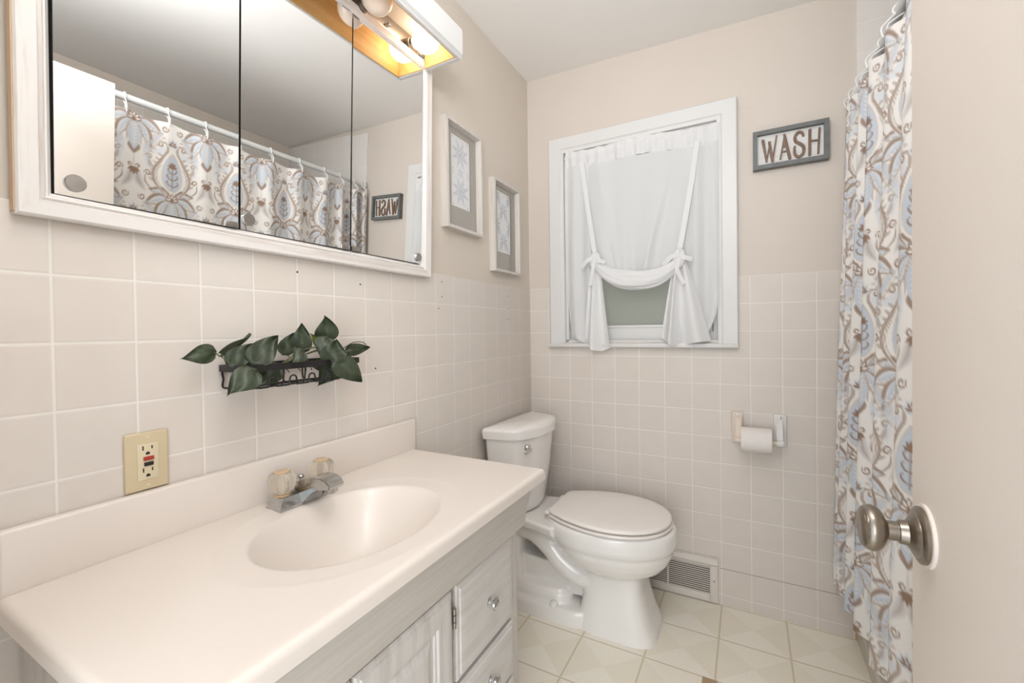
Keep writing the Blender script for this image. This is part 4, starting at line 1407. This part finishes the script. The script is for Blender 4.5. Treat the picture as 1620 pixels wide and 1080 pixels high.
# rolled swag between the knots
def f_swag(s, a):
    base = KL.lerp(KR, s)
    dip = 1 - abs(2 * s - 1) ** 2.6
    c = Vector((base.x, base.y - 0.006 - 0.012 * dip, base.z - 0.026 - 0.072 * dip))
    hz = 0.024 + 0.016 * dip; hy = 0.012 + 0.008 * dip
    w = 1 + 0.10 * math.sin(5 * a + 4 * s) + 0.06 * math.sin(11 * a - 6 * s)
    return c + Vector((0, math.cos(a) * hy * w, math.sin(a) * hz * w))
mb = MB()
mb.loft([[f_swag(s, 2 * PI * q / 44) for q in range(44)] for s in np.linspace(0, 1, 60)])
mb.build('swag', M['cloth'], wc, angle=180)


# side sheets hanging outside the ties
def f_left(s, t):
    x0, x1 = xs_of(0.0), xs_of(0.17)
    xb0, xb1 = 0.224, 0.352
    x = (x0 + (x1 - x0) * s) * (1 - t) + (xb0 + (xb1 - xb0) * s) * t
    edge = -0.012 * math.sin(PI * t) * (1 - s) + 0.012 * max(0.0, (t - 0.85) / 0.15) ** 2 * (1 - s)
    zb = 1.118 - 0.060 * s
    z = (top_z(0) - 0.074) * (1 - t) + zb * t
    fold = 0.007 * math.sin(s * 11 + 2 * t) * (0.5 + 0.7 * t)
    return (x + edge, YC - 0.008 + fold - 0.016 * s * t, z)
sheet('left_drape', 0, 1, 40, 90, f_left, M['sheer'], wc)


def f_right(s, t):
    x0, x1 = xs_of(0.82), xs_of(1.0)
    xb0, xb1 = 0.712, 0.866
    x = (x0 + (x1 - x0) * s) * (1 - t) + (xb0 + (xb1 - xb0) * s) * t
    k_ = max(0.0, (t - 0.78) / 0.22)
    x -= 0.052 * k_ ** 2.2 * s
    zb = 1.098 + 0.012 * s ** 2
    z = (top_z(1) - 0.074) * (1 - t) + zb * t
    fold = 0.008 * math.sin(s * 12 - 1.5 * t + 1) * (0.5 + 0.7 * t)
    return (x, YC - 0.008 + fold - 0.020 * (1 - s) * t, z)
sheet('right_drape', 0, 1, 44, 90, f_right, M['sheer'], wc)


# tails fanning out under the knots
def tail(name, K, bot, folds, phase, depth):
    def f(s, t):
        n = len(bot) - 1
        q = min(int(s * n), n - 1); u = s * n - q
        bx = bot[q][0] * (1 - u) + bot[q + 1][0] * u
        bz = bot[q][1] * (1 - u) + bot[q + 1][1] * u
        e = t ** 0.9
        w0 = (s - 0.5) * 0.040
        x = (K.x + w0) * (1 - e) + bx * e
        z = (K.z - 0.010) * (1 - t) + bz * t
        amp_ = 0.007 + depth * t
        fy = amp_ * math.sin(folds * 2 * PI * s + phase)
        return (x, K.y - 0.004 + 0.012 * t + fy - 0.008 * math.sin(PI * t), z)
    return sheet(name, 0, 1, 70, 60, f, M['cloth'], wc)
tail('tail', KL, [(0.300, 1.112), (0.322, 1.086), (0.336, 1.056), (0.380, 1.050), (0.424, 1.066)], 1.5, 0.4, 0.011)
tail('tail', KR, [(0.642, 1.112), (0.668, 1.090), (0.690, 1.076), (0.740, 1.082), (0.790, 1.092), (0.838, 1.098)], 2.0, 1.0, 0.013)

# ribbon ties and the knots they make
def ribbon(name, pts, w, nrm=(0, -1, 0), mat=None):
    path = smooth_path(pts, 7)
    n_ = Vector(nrm)
    rows = []
    for i, p in enumerate(path):
        d = (path[min(i + 1, len(path) - 1)] - path[max(i - 1, 0)]).normalized()
        sd = d.cross(n_).normalized() * w / 2
        rows.append((p - sd + n_ * 0.0, p + sd))
    mb = MB()
    rings = [[a - n_ * 0.0006, b - n_ * 0.0006, b + n_ * 0.0006, a + n_ * 0.0006] for a, b in rows]
    return mb.loft(rings).build(name, M['cloth'], wc, angle=60)
ribbon('tie', [(0.290, YC - 0.016, 1.935), (0.322, YC - 0.028, 1.72), (0.358, KL.y - 0.004, 1.500)], 0.021)
ribbon('tie', [(0.792, YC - 0.016, 1.925), (0.760, YC - 0.028, 1.70), (0.724, KR.y - 0.004, 1.485)], 0.021)
for K in (KL, KR):
    sg = 1 if K is KL else -1
    mb = MB()
    def knot_pt(i, q):
        a, b = PI * i / 14, 2 * PI * q / 22
        r_ = 1 + 0.16 * math.sin(3 * b + 2 * a) + 0.08 * math.sin(7 * b)
        return (K.x + 0.026 * math.sin(a) * math.cos(b) * r_, K.y - 0.008 + 0.018 * math.sin(a) * math.sin(b) * r_, K.z - 0.010 + 0.043 * math.cos(a))
    mb.loft([[knot_pt(i, q) for q in range(22)] for i in range(15)], cap=False)
    mb.build('knot', M['cloth'], wc, angle=180)
    ribbon('bow_end', [(K.x - 0.004, K.y - 0.022, K.z + 0.004), (K.x - 0.034, K.y - 0.026, K.z - 0.008), (K.x - 0.062, K.y - 0.018, K.z - 0.036)], 0.019)
    ribbon('bow_end', [(K.x + 0.004, K.y - 0.022, K.z - 0.004), (K.x + 0.026, K.y - 0.026, K.z - 0.012), (K.x + 0.050, K.y - 0.018, K.z - 0.022)], 0.019)
    ribbon('bow_end', [(K.x + 0.002, K.y - 0.024, K.z - 0.006), (K.x - 0.006, K.y - 0.030, K.z - 0.06), (K.x - 0.020 * sg, K.y - 0.022, K.z - 0.120)], 0.016)

# ------------------------------------------------------------------ sign
sg_ = empty('wall_sign', (1.115, 0.005, 1.766))
tag(sg_, 'small grey framed sign reading WASH beside the window', 'sign')
SX0, SX1, SZ0, SZ1 = 0.9925, 1.2378, 1.766, 1.9135
mb = MB()
fw = 0.0155
mb.loft([[(a, b, c) for a, b, c in ((x + dx * 0, -0.0235, z), (x + dx * 0, 0.0045, z), (x + dx * fw, 0.0045, z + dz * fw), (x + dx * fw, -0.0235, z + dz * fw))] for x, z, dx, dz in ((SX0, SZ0, 1, 1), (SX1, SZ0, -1, 1), (SX1, SZ1, -1, -1), (SX0, SZ1, 1, -1), (SX0, SZ0, 1, 1))], cap=False)
mb.build('sign_frame', M['sign_frame'], sg_, angle=20)
MB().box(SX0 + fw - 0.002, SX1 - fw + 0.002, -0.006, 0.003, SZ0 + fw - 0.002, SZ1 - fw + 0.002).build('sign_board', M['sign_board'], sg_)


def letter_stroke(mb, pts, w0, w1):
    """flat round-ended stroke of changing width, extruded off the board"""
    P = [Vector((a, b)) for a, b in pts]
    n = len(P)
    L, R_ = [], []
    for i, p in enumerate(P):
        d = (P[min(i + 1, n - 1)] - P[max(i - 1, 0)]).normalized()
        nn = Vector((-d.y, d.x))
        w = 1.12 * (w0 + (w1 - w0) * i / (n - 1)) / 2
        L.append(p + nn * w); R_.append(p - nn * w)
    d0 = (P[0] - P[1]).normalized(); d1 = (P[-1] - P[-2]).normalized()
    # keep the outline simple: end caps sorted by angle
    def cap(c, d, w, rev):
        nn = Vector((-d.y, d.x))
        q = [c + (d * math.cos(a) + nn * math.sin(a)) * 1.12 * w / 2 for a in (1.1, 0.55, 0, -0.55, -1.1)]
        return q if not rev else q[::-1]
    poly = L + cap(P[-1], d1, w1, False) + R_[::-1] + cap(P[0], d0, w0, False)
    mb.nst = getattr(mb, 'nst', 0) + 1
    y0, y1 = -0.0125 - 0.00025 * mb.nst, -0.0058
    A = [mb.bm.verts.new((p.x, y0, p.y)) for p in poly]
    B = [mb.bm.verts.new((p.x, y1, p.y)) for p in poly]
    m = len(poly)
    mb.bm.faces.new(A); mb.bm.faces.new(B[::-1])
    for i in range(m):
        mb.bm.faces.new((A[i], B[i], B[(i + 1) % m], A[(i + 1) % m]))


zb_, zt_ = SZ0 + 0.0285, SZ1 - 0.0285
hh = zt_ - zb_
def LT(x0, w):
    return lambda a, b: (x0 + a * w, zb_ + b * hh)
mb = MB(); q = LT(1.0245, 0.048)
letter_stroke(mb, [q(0.05, 0.92), q(0.30, 0.02)], 0.0095, 0.0058); letter_stroke(mb, [q(0.30, 0.02), q(0.56, 0.80)], 0.0045, 0.0050)
letter_stroke(mb, [q(0.50, 0.80), q(0.72, 0.0)], 0.0080, 0.0090); letter_stroke(mb, [q(0.72, 0.0), q(1.0, 1.02)], 0.0058, 0.0042)
mb.build('letter', M['letter'], sg_, weld=0)
mb = MB(); q = LT(1.083, 0.034)
letter_stroke(mb, [q(0.50, 0.99), q(0.05, 0.02)], 0.0060, 0.0046); letter_stroke(mb, [q(0.46, 1.0), q(0.96, 0.0)], 0.0072, 0.0095); letter_stroke(mb, [q(0.24, 0.30), q(0.78, 0.32)], 0.0042, 0.0042)
letter_stroke(mb, [q(0.47, 0.86), q(0.49, 0.55)], 0.0072, 0.0105)
mb.build('letter', M['letter'], sg_, weld=0)
mb = MB(); q = LT(1.1275, 0.034)
cs_ = curve2([(0.95, 0.80), (0.82, 0.95), (0.48, 1.0), (0.16, 0.86), (0.22, 0.64), (0.66, 0.50), (0.96, 0.34), (0.90, 0.10), (0.50, -0.02), (0.16, 0.10), (0.10, 0.34), (0.14, 0.46)], 5)
ws = [0.0062 + 0.0040 * math.sin(PI * i / (len(cs_) - 1)) ** 0.5 for i in range(len(cs_))]
P2 = [Vector(q(*p)) for p in cs_]
rings = []
for i, p in enumerate(P2):
    d = (P2[min(i + 1, len(P2) - 1)] - P2[max(i - 1, 0)]).normalized(); nn = Vector((-d.y, d.x)) * ws[i] / 2
    a, b = p + nn, p - nn
    rings.append([(a.x, -0.0125, a.y), (b.x, -0.0125, b.y), (b.x, -0.0058, b.y), (a.x, -0.0058, a.y)])
mb.loft(rings)
mb.build('letter', M['letter'], sg_, weld=0)
mb = MB(); q = LT(1.176, 0.034)
letter_stroke(mb, [q(0.10, 1.0), q(0.08, 0.0)], 0.0080, 0.0084); letter_stroke(mb, [q(0.98, 1.0), q(0.86, 0.0)], 0.0058, 0.0054); letter_stroke(mb, [q(0.10, 0.55), q(0.92, 0.53)], 0.0050, 0.0046)
mb.build('letter', M['letter'], sg_, weld=0)


# ------------------------------------------------------------------ two shadow-box prints on the left wall
def print_canvas(kind):
    c = Canvas(0.125, 0.27, 0.0012, (231, 230, 229))
    c.soft = 0.0009
    A, B, D = (203, 206, 212), (220, 221, 224), (188, 192, 201)
    if kind == 0:
        c.lattice = [(0.0625, 0.065), (0.0625, 0.205)]
        for k_ in range(8):
            a = PI / 4 * k_
            c.shape(leaf(0.004 * math.cos(a), 0.004 * math.sin(a), 0.034 * math.cos(a), 0.034 * math.sin(a), 0.010), B, 1, 0.0012, (1,))
            c.shape(leaf(0.006 * math.cos(a), 0.006 * math.sin(a), 0.030 * math.cos(a), 0.030 * math.sin(a), 0.0055), A, 1, 0.0012, (1,))
            a += PI / 8
            c.shape(leaf(0.022 * math.cos(a), 0.022 * math.sin(a), 0.046 * math.cos(a), 0.046 * math.sin(a), 0.0065), D, 0.7, 0.0014, (1,))
            c.shape(stroke(spiral(0.050 * math.cos(a), 0.050 * math.sin(a), 0.008, 0.002, a, 1.0), 0.0016), A, 0.9, 0.001, (1,))
        c.shape(lambda x, y: np.hypot(x, y) - 0.006, D, 1, 0.001, (1,))
        c.lattice = [(0.0625, 0.135), (0.0, 0.0), (0.0, 0.135)]
        for k_ in range(6):
            a = PI / 3 * k_ + 0.5
            c.shape(leaf(0.0, 0.0, 0.026 * math.cos(a), 0.026 * math.sin(a), 0.006), B, 0.9, 0.0012, (1,))
            c.shape(leaf(0.004 * math.cos(a), 0.004 * math.sin(a), 0.02 * math.cos(a), 0.02 * math.sin(a), 0.0025), A, 0.9, 0.001, (1,))
    else:
        c.lattice = [(0.0625, 0.045), (0.0625, 0.180), (0.0, 0.112), (0.0, 0.247)]
        for a, L, w in ((0.0, 0.046, 0.009), (0.6, 0.050, 0.009), (1.2, 0.044, 0.008), (2.0, 0.036, 0.008), (2.7, 0.040, 0.008)):
            c.shape(leaf(0.003 * math.sin(a), 0.003, L * math.sin(a), L * math.cos(a), w, 0.006), B, 1, 0.0012)
            c.shape(leaf(0.005 * math.sin(a), 0.005, 0.85 * L * math.sin(a), 0.85 * L * math.cos(a), w * 0.55, 0.006), A if a < 1 else (196, 192, 194), 1, 0.0012)
        c.shape(stroke(spiral(0.030, -0.018, 0.012, 0.003, 1.0, 1.2), 0.0022), D, 0.9)
        c.shape(stroke(spiral(0.036, 0.038, 0.010, 0.003, -1.0, -1.2), 0.0020), A, 0.9)
        c.shape(lambda x, y: np.hypot(x, y) - 0.0045, D)
    return c


def shadow_box(y0, z0, kind, label):
    w, h, dep = 0.238, 0.400, 0.030
    y1, z1 = y0 + w, z0 + h
    X0 = -0.004
    root = empty('picture_frame', (X0, (y0 + y1) / 2, z0))
    tag(root, label, 'picture', None)
    fw_, rb = 0.011, 0.009
    pr_ = [(X0, 0.0), (X0 + dep, 0.0), (X0 + dep, fw_), (X0 + rb, fw_ + 0.004), (X0, fw_ + 0.004)]
    mb = MB()
    corners = ((y0, z0, 1, 1), (y1, z0, -1, 1), (y1, z1, -1, -1), (y0, z1, 1, -1), (y0, z0, 1, 1))
    mb.loft([[(a, y + dy * b, z + dz * b) for a, b in pr_] for y, z, dy, dz in corners], cap=False)
    mb.build('frame', M['frame_wood'], root, angle=20)
    iy0_, iy1_, iz0_, iz1_ = y0 + fw_ + 0.004, y1 - fw_ - 0.004, z0 + fw_ + 0.004, z1 - fw_ - 0.004
    py0, py1 = (y0 + y1) / 2 - 0.062, (y0 + y1) / 2 + 0.063
    pz1 = iz1_ - 0.022; pz0 = pz1 - 0.270
    mt = MB()
    mt.box(X0 + 0.004, X0 + 0.0065, iy0_ - 0.003, py0, iz0_ - 0.003, iz1_ + 0.003).box(X0 + 0.004, X0 + 0.0065, py1, iy1_ + 0.003, iz0_ - 0.003, iz1_ + 0.003)
    mt.box(X0 + 0.004, X0 + 0.0065, py0, py1, iz0_ - 0.003, pz0).box(X0 + 0.004, X0 + 0.0065, py0, py1, pz1, iz1_ + 0.003)
    mt.build('mat_board', M['mat_board'], root)
    c = print_canvas(kind)
    ny_, nz_ = 104, 224
    Yg, Zg = np.meshgrid(np.linspace(py0 - 0.001, py1 + 0.001, ny_), np.linspace(pz0 - 0.001, pz1 + 0.001, nz_))
    colp = c.sample(np.clip(Yg - py0, 0.0005, 0.1245), np.clip(Zg - pz0, 0.0005, 0.2695))
    brd = (Yg - py0 < 0.006) | (py1 - Yg < 0.006) | (Zg - pz0 < 0.006) | (pz1 - Zg < 0.006)
    colp[brd] = srgb((236, 235, 233))
    grid_mesh('print', np.stack([np.full_like(Yg, X0 + 0.0035), Yg, Zg], -1), M['art'], colp, root)
    MB().box(X0 + 0.0092, X0 + 0.0102, iy0_ - 0.001, iy1_ + 0.001, iz0_ - 0.001, iz1_ + 0.001).build('glazing', M['picture_glass'], root)
    return root


shadow_box(-0.7135, 1.5295, 0, 'pale wood framed print of two blue-grey rosettes beside the mirror cabinet')
shadow_box(-0.3815, 1.4085, 1, 'pale wood framed blue-grey leaf scroll print nearest the window corner')

# ------------------------------------------------------------------ wire basket with artificial ivy
bk = empty('wire_basket', (0.045, -1.30, 1.035))
tag(bk, 'black wire basket hung on the tile above the sink', 'basket')
bx0, bx1, by0, by1 = 0.003, 0.090, -1.478, -1.187
zr0, zr1, zw = 1.0725, 1.0865, 1.038
mb = MB()
for a in ((bx0, bx1, by0, by0 + 0.0022), (bx0, bx1, by1 - 0.0022, by1), (bx1 - 0.0022, bx1, by0 + 0.0023, by1 - 0.0023), (bx0, bx0 + 0.0022, by0 + 0.0023, by1 - 0.0023)):
    mb.box(*a, zr0, zr1)
mb.build('rim_band', M['black_metal'], bk)
mb = MB()
wr_ = 0.0019
bi0, bi1 = bx0 + 0.008, bx1 - 0.012
def hook(x, y, z):
    return (x, y, z)
# bottom runners along the length, with front hoops dipping between
for x in (bi0 + 0.012, (bi0 + bi1) / 2, bi1):
    mb.tube([(x, by0 + 0.02, zw), (x, by1 - 0.03, zw)], wr_, 7)
for y in np.linspace(by0 + 0.035, by1 - 0.05, 5):
    mb.tube(smooth_path([(bx1 - 0.003, y, zr0 + 0.006), (bx1 - 0.003, y, zr0 - 0.012), (bi1 + 0.004, y, zw + 0.003), (bi1 - 0.006, y, zw - 0.001), (bi0 + 0.012, y, zw - 0.001), (bx0 + 0.004, y, zw + 0.006), (bx0 + 0.003, y, zr0 + 0.006)], 4), wr_, 7)
for y in (by0 + 0.004, by1 - 0.006):
    mb.tube(smooth_path([(bx0 + 0.003, y, zr0 + 0.006), (bx0 + 0.005, y, zr0 - 0.008), (bx0 + 0.004, y + 0.002, zr0 - 0.016), (bx0 + 0.006, y, zw + 0.002), (bx0 + 0.016, y + 0.012, zw - 0.001), (bi1 - 0.02, y + 0.02, zw - 0.001)], 4), wr_ * 1.15, 7)
mb.build('basket_wires', M['black_metal'], bk)
mb = MB()
for i, y in enumerate(np.linspace(by0 + 0.065, by1 - 0.085, 4)):
    pts = [(bi1 + 0.002, y - 0.028, zw - 0.001), (bi1 + 0.003, y - 0.010, zw - 0.001)]
    pts += [(bi1 + 0.004, y - 0.008 * math.cos(a), zw + 0.012 + 0.008 * math.sin(a)) for a in np.linspace(0, PI, 7)]
    pts += [(bi1 + 0.003, y + 0.010, zw - 0.001), (bi1 + 0.002, y + 0.028, zw - 0.001)]
    mb.tube(pts, wr_, 7)
mb.build('wire_hooks', M['black_metal'], bk)

iv = empty('artificial_ivy', (0.05, -1.31, 1.05))
tag(iv, 'dark green artificial ivy with heart-shaped leaves lying in the wire basket', 'plant')
LV = [([0.045, -1.509, 1.115], [0.055, -1.569, 1.106], 0.030, 0), ([0.03, -1.487, 1.11], [0.04, -1.431, 1.149], 0.026, 1), ([0.05, -1.481, 1.091], [0.06, -1.438, 1.13], 0.033, 0), ([0.075, -1.448, 1.094], [0.085, -1.401, 1.146], 0.043, 0), ([0.04, -1.359, 1.106], [0.05, -1.34, 1.152], 0.029, 0), ([0.06, -1.329, 1.11], [0.07, -1.334, 1.174], 0.036, 0), ([0.088, -1.344, 1.108], [0.099, -1.38, 1.085], 0.026, 0), ([0.05, -1.25, 1.134], [0.06, -1.263, 1.192], 0.046, 0), ([0.045, -1.266, 1.119], [0.055, -1.3, 1.149], 0.017, 2), ([0.07, -1.264, 1.136], [0.08, -1.293, 1.089], 0.041, 0), ([0.096, -1.275, 1.083], [0.106, -1.268, 1.135], 0.047, 0), ([0.05, -1.188, 1.103], [0.06, -1.12, 1.11], 0.026, 0), ([0.105, -1.265, 1.084], [0.118, -1.204, 1.026], 0.044, 0), ([0.100, -1.463, 1.074], [0.106, -1.518, 1.036], 0.042, 0), ([0.060, -1.386, 1.077], [0.070, -1.454, 1.041], 0.040, 0), ([0.060, -1.233, 1.074], [0.070, -1.294, 1.025], 0.044, 0), ([0.050, -1.413, 1.096], [0.06, -1.455, 1.088], 0.020, 0), ([0.040, -1.252, 1.073], [0.05, -1.301, 1.072], 0.026, 0)]


def leaf_mesh(mb, base, tip, w, kind):
    B, Tp = Vector(base), Vector(tip)
    d = Tp - B; L = d.length; d.normalize()
    view = Vector((0.86, -0.50, 0.12)).normalized()
    n = (view - d * view.dot(d)).normalized()
    if kind == 1:
        n = (n + d.cross(n) * 2.3).normalized()
        n = (n - d * n.dot(d)).normalized()
    tilt = random.uniform(-0.25, 0.25)
    s = d.cross(n).normalized()
    n = (n + s * tilt).normalized(); s = d.cross(n).normalized()
    nu, nv = 15, 9
    lay = mb.bm.verts.layers.float_color.get('pattern') or mb.bm.verts.layers.float_color.new('pattern')
    g0 = random.uniform(0.85, 1.2)
    rows = []
    for i in range(nu):
        t = i / (nu - 1)
        hw = 0.62 * w * (math.sin(PI * min(1, t ** 0.62)) ** 0.85) * (1 - 0.25 * t) * 1.12
        row = []
        for j in range(nv):
            v = 2 * j / (nv - 1) - 1
            back = -0.13 * L * (1 - t) ** 4 * (abs(v) ** 1.2)           # heart lobes run back past the stalk
            p = B + d * (t * L + back) + s * (v * hw) + n * (0.18 * hw * abs(v) - 0.14 * L * (t - 0.45) ** 2 + 0.006 * math.sin(5 * t + 3 * v) * w / 0.05)
            vert = mb.bm.verts.new(p)
            vein = math.exp(-(v / 0.07) ** 2) * 0.8 + 0.35 * (0.5 + 0.5 * math.cos(26 * (t - 0.35 * abs(v)))) ** 6
            vein = min(1.0, vein) * (0.3 if kind != 2 else 0.1)
            base_c = (0.040, 0.054, 0.028) if kind != 2 else (0.20, 0.24, 0.05)
            hi = (0.15, 0.19, 0.11)
            mot = 0.85 + 0.3 * random.random()
            c = [g0 * mot * (b * (1 - vein) + h * vein) for b, h in zip(base_c, hi)]
            vert[lay] = (*c, 1)
            row.append(vert)
        rows.append(row)
    for i in range(nu - 1):
        for j in range(nv - 1):
            mb.bm.faces.new((rows[i][j], rows[i + 1][j], rows[i + 1][j + 1], rows[i][j + 1]))


mb = MB()
mb.bm.verts.layers.float_color.new('pattern')
for b, t_, w, kd in LV:
    if kd != 2:
        leaf_mesh(mb, b, t_, w, kd)
mb.build('foliage', M['leaf'], iv, angle=180, weld=0)
mb = MB()
mb.bm.verts.layers.float_color.new('pattern')
leaf_mesh(mb, *LV[8][:3], 2)
o = mb.build('young_leaf', M['leaf'], iv, angle=180, weld=0)
o['label'] = 'small yellow-green leaf'
mb = MB()
mb.tube(smooth_path([(0.045, -1.475, 1.050), (0.060, -1.42, 1.058), (0.050, -1.36, 1.085), (0.062, -1.30, 1.106), (0.05, -1.25, 1.110), (0.05, -1.205, 1.108)], 6), 0.0022, 7)
mb.tube(smooth_path([(0.06, -1.40, 1.07), (0.085, -1.372, 1.098), (0.075, -1.33, 1.113), (0.06, -1.27, 1.118)], 6), 0.0016, 7)
mb.tube(smooth_path([(0.05, -1.205, 1.108), (0.055, -1.175, 1.124), (0.055, -1.145, 1.124), (0.055, -1.13, 1.117)], 5), 0.0013, 6)
for b, t_, w, kd in LV:
    B = Vector(b); 
    root_ = Vector((0.055, max(-1.46, min(-1.21, B.y + 0.03)), 1.062))
    mb.tube(smooth_path([root_, (root_ + B) / 2 + Vector((0.0, 0.0, 0.006)), B], 4), 0.0012, 6)
mb.build('stem', M['stem'], iv)
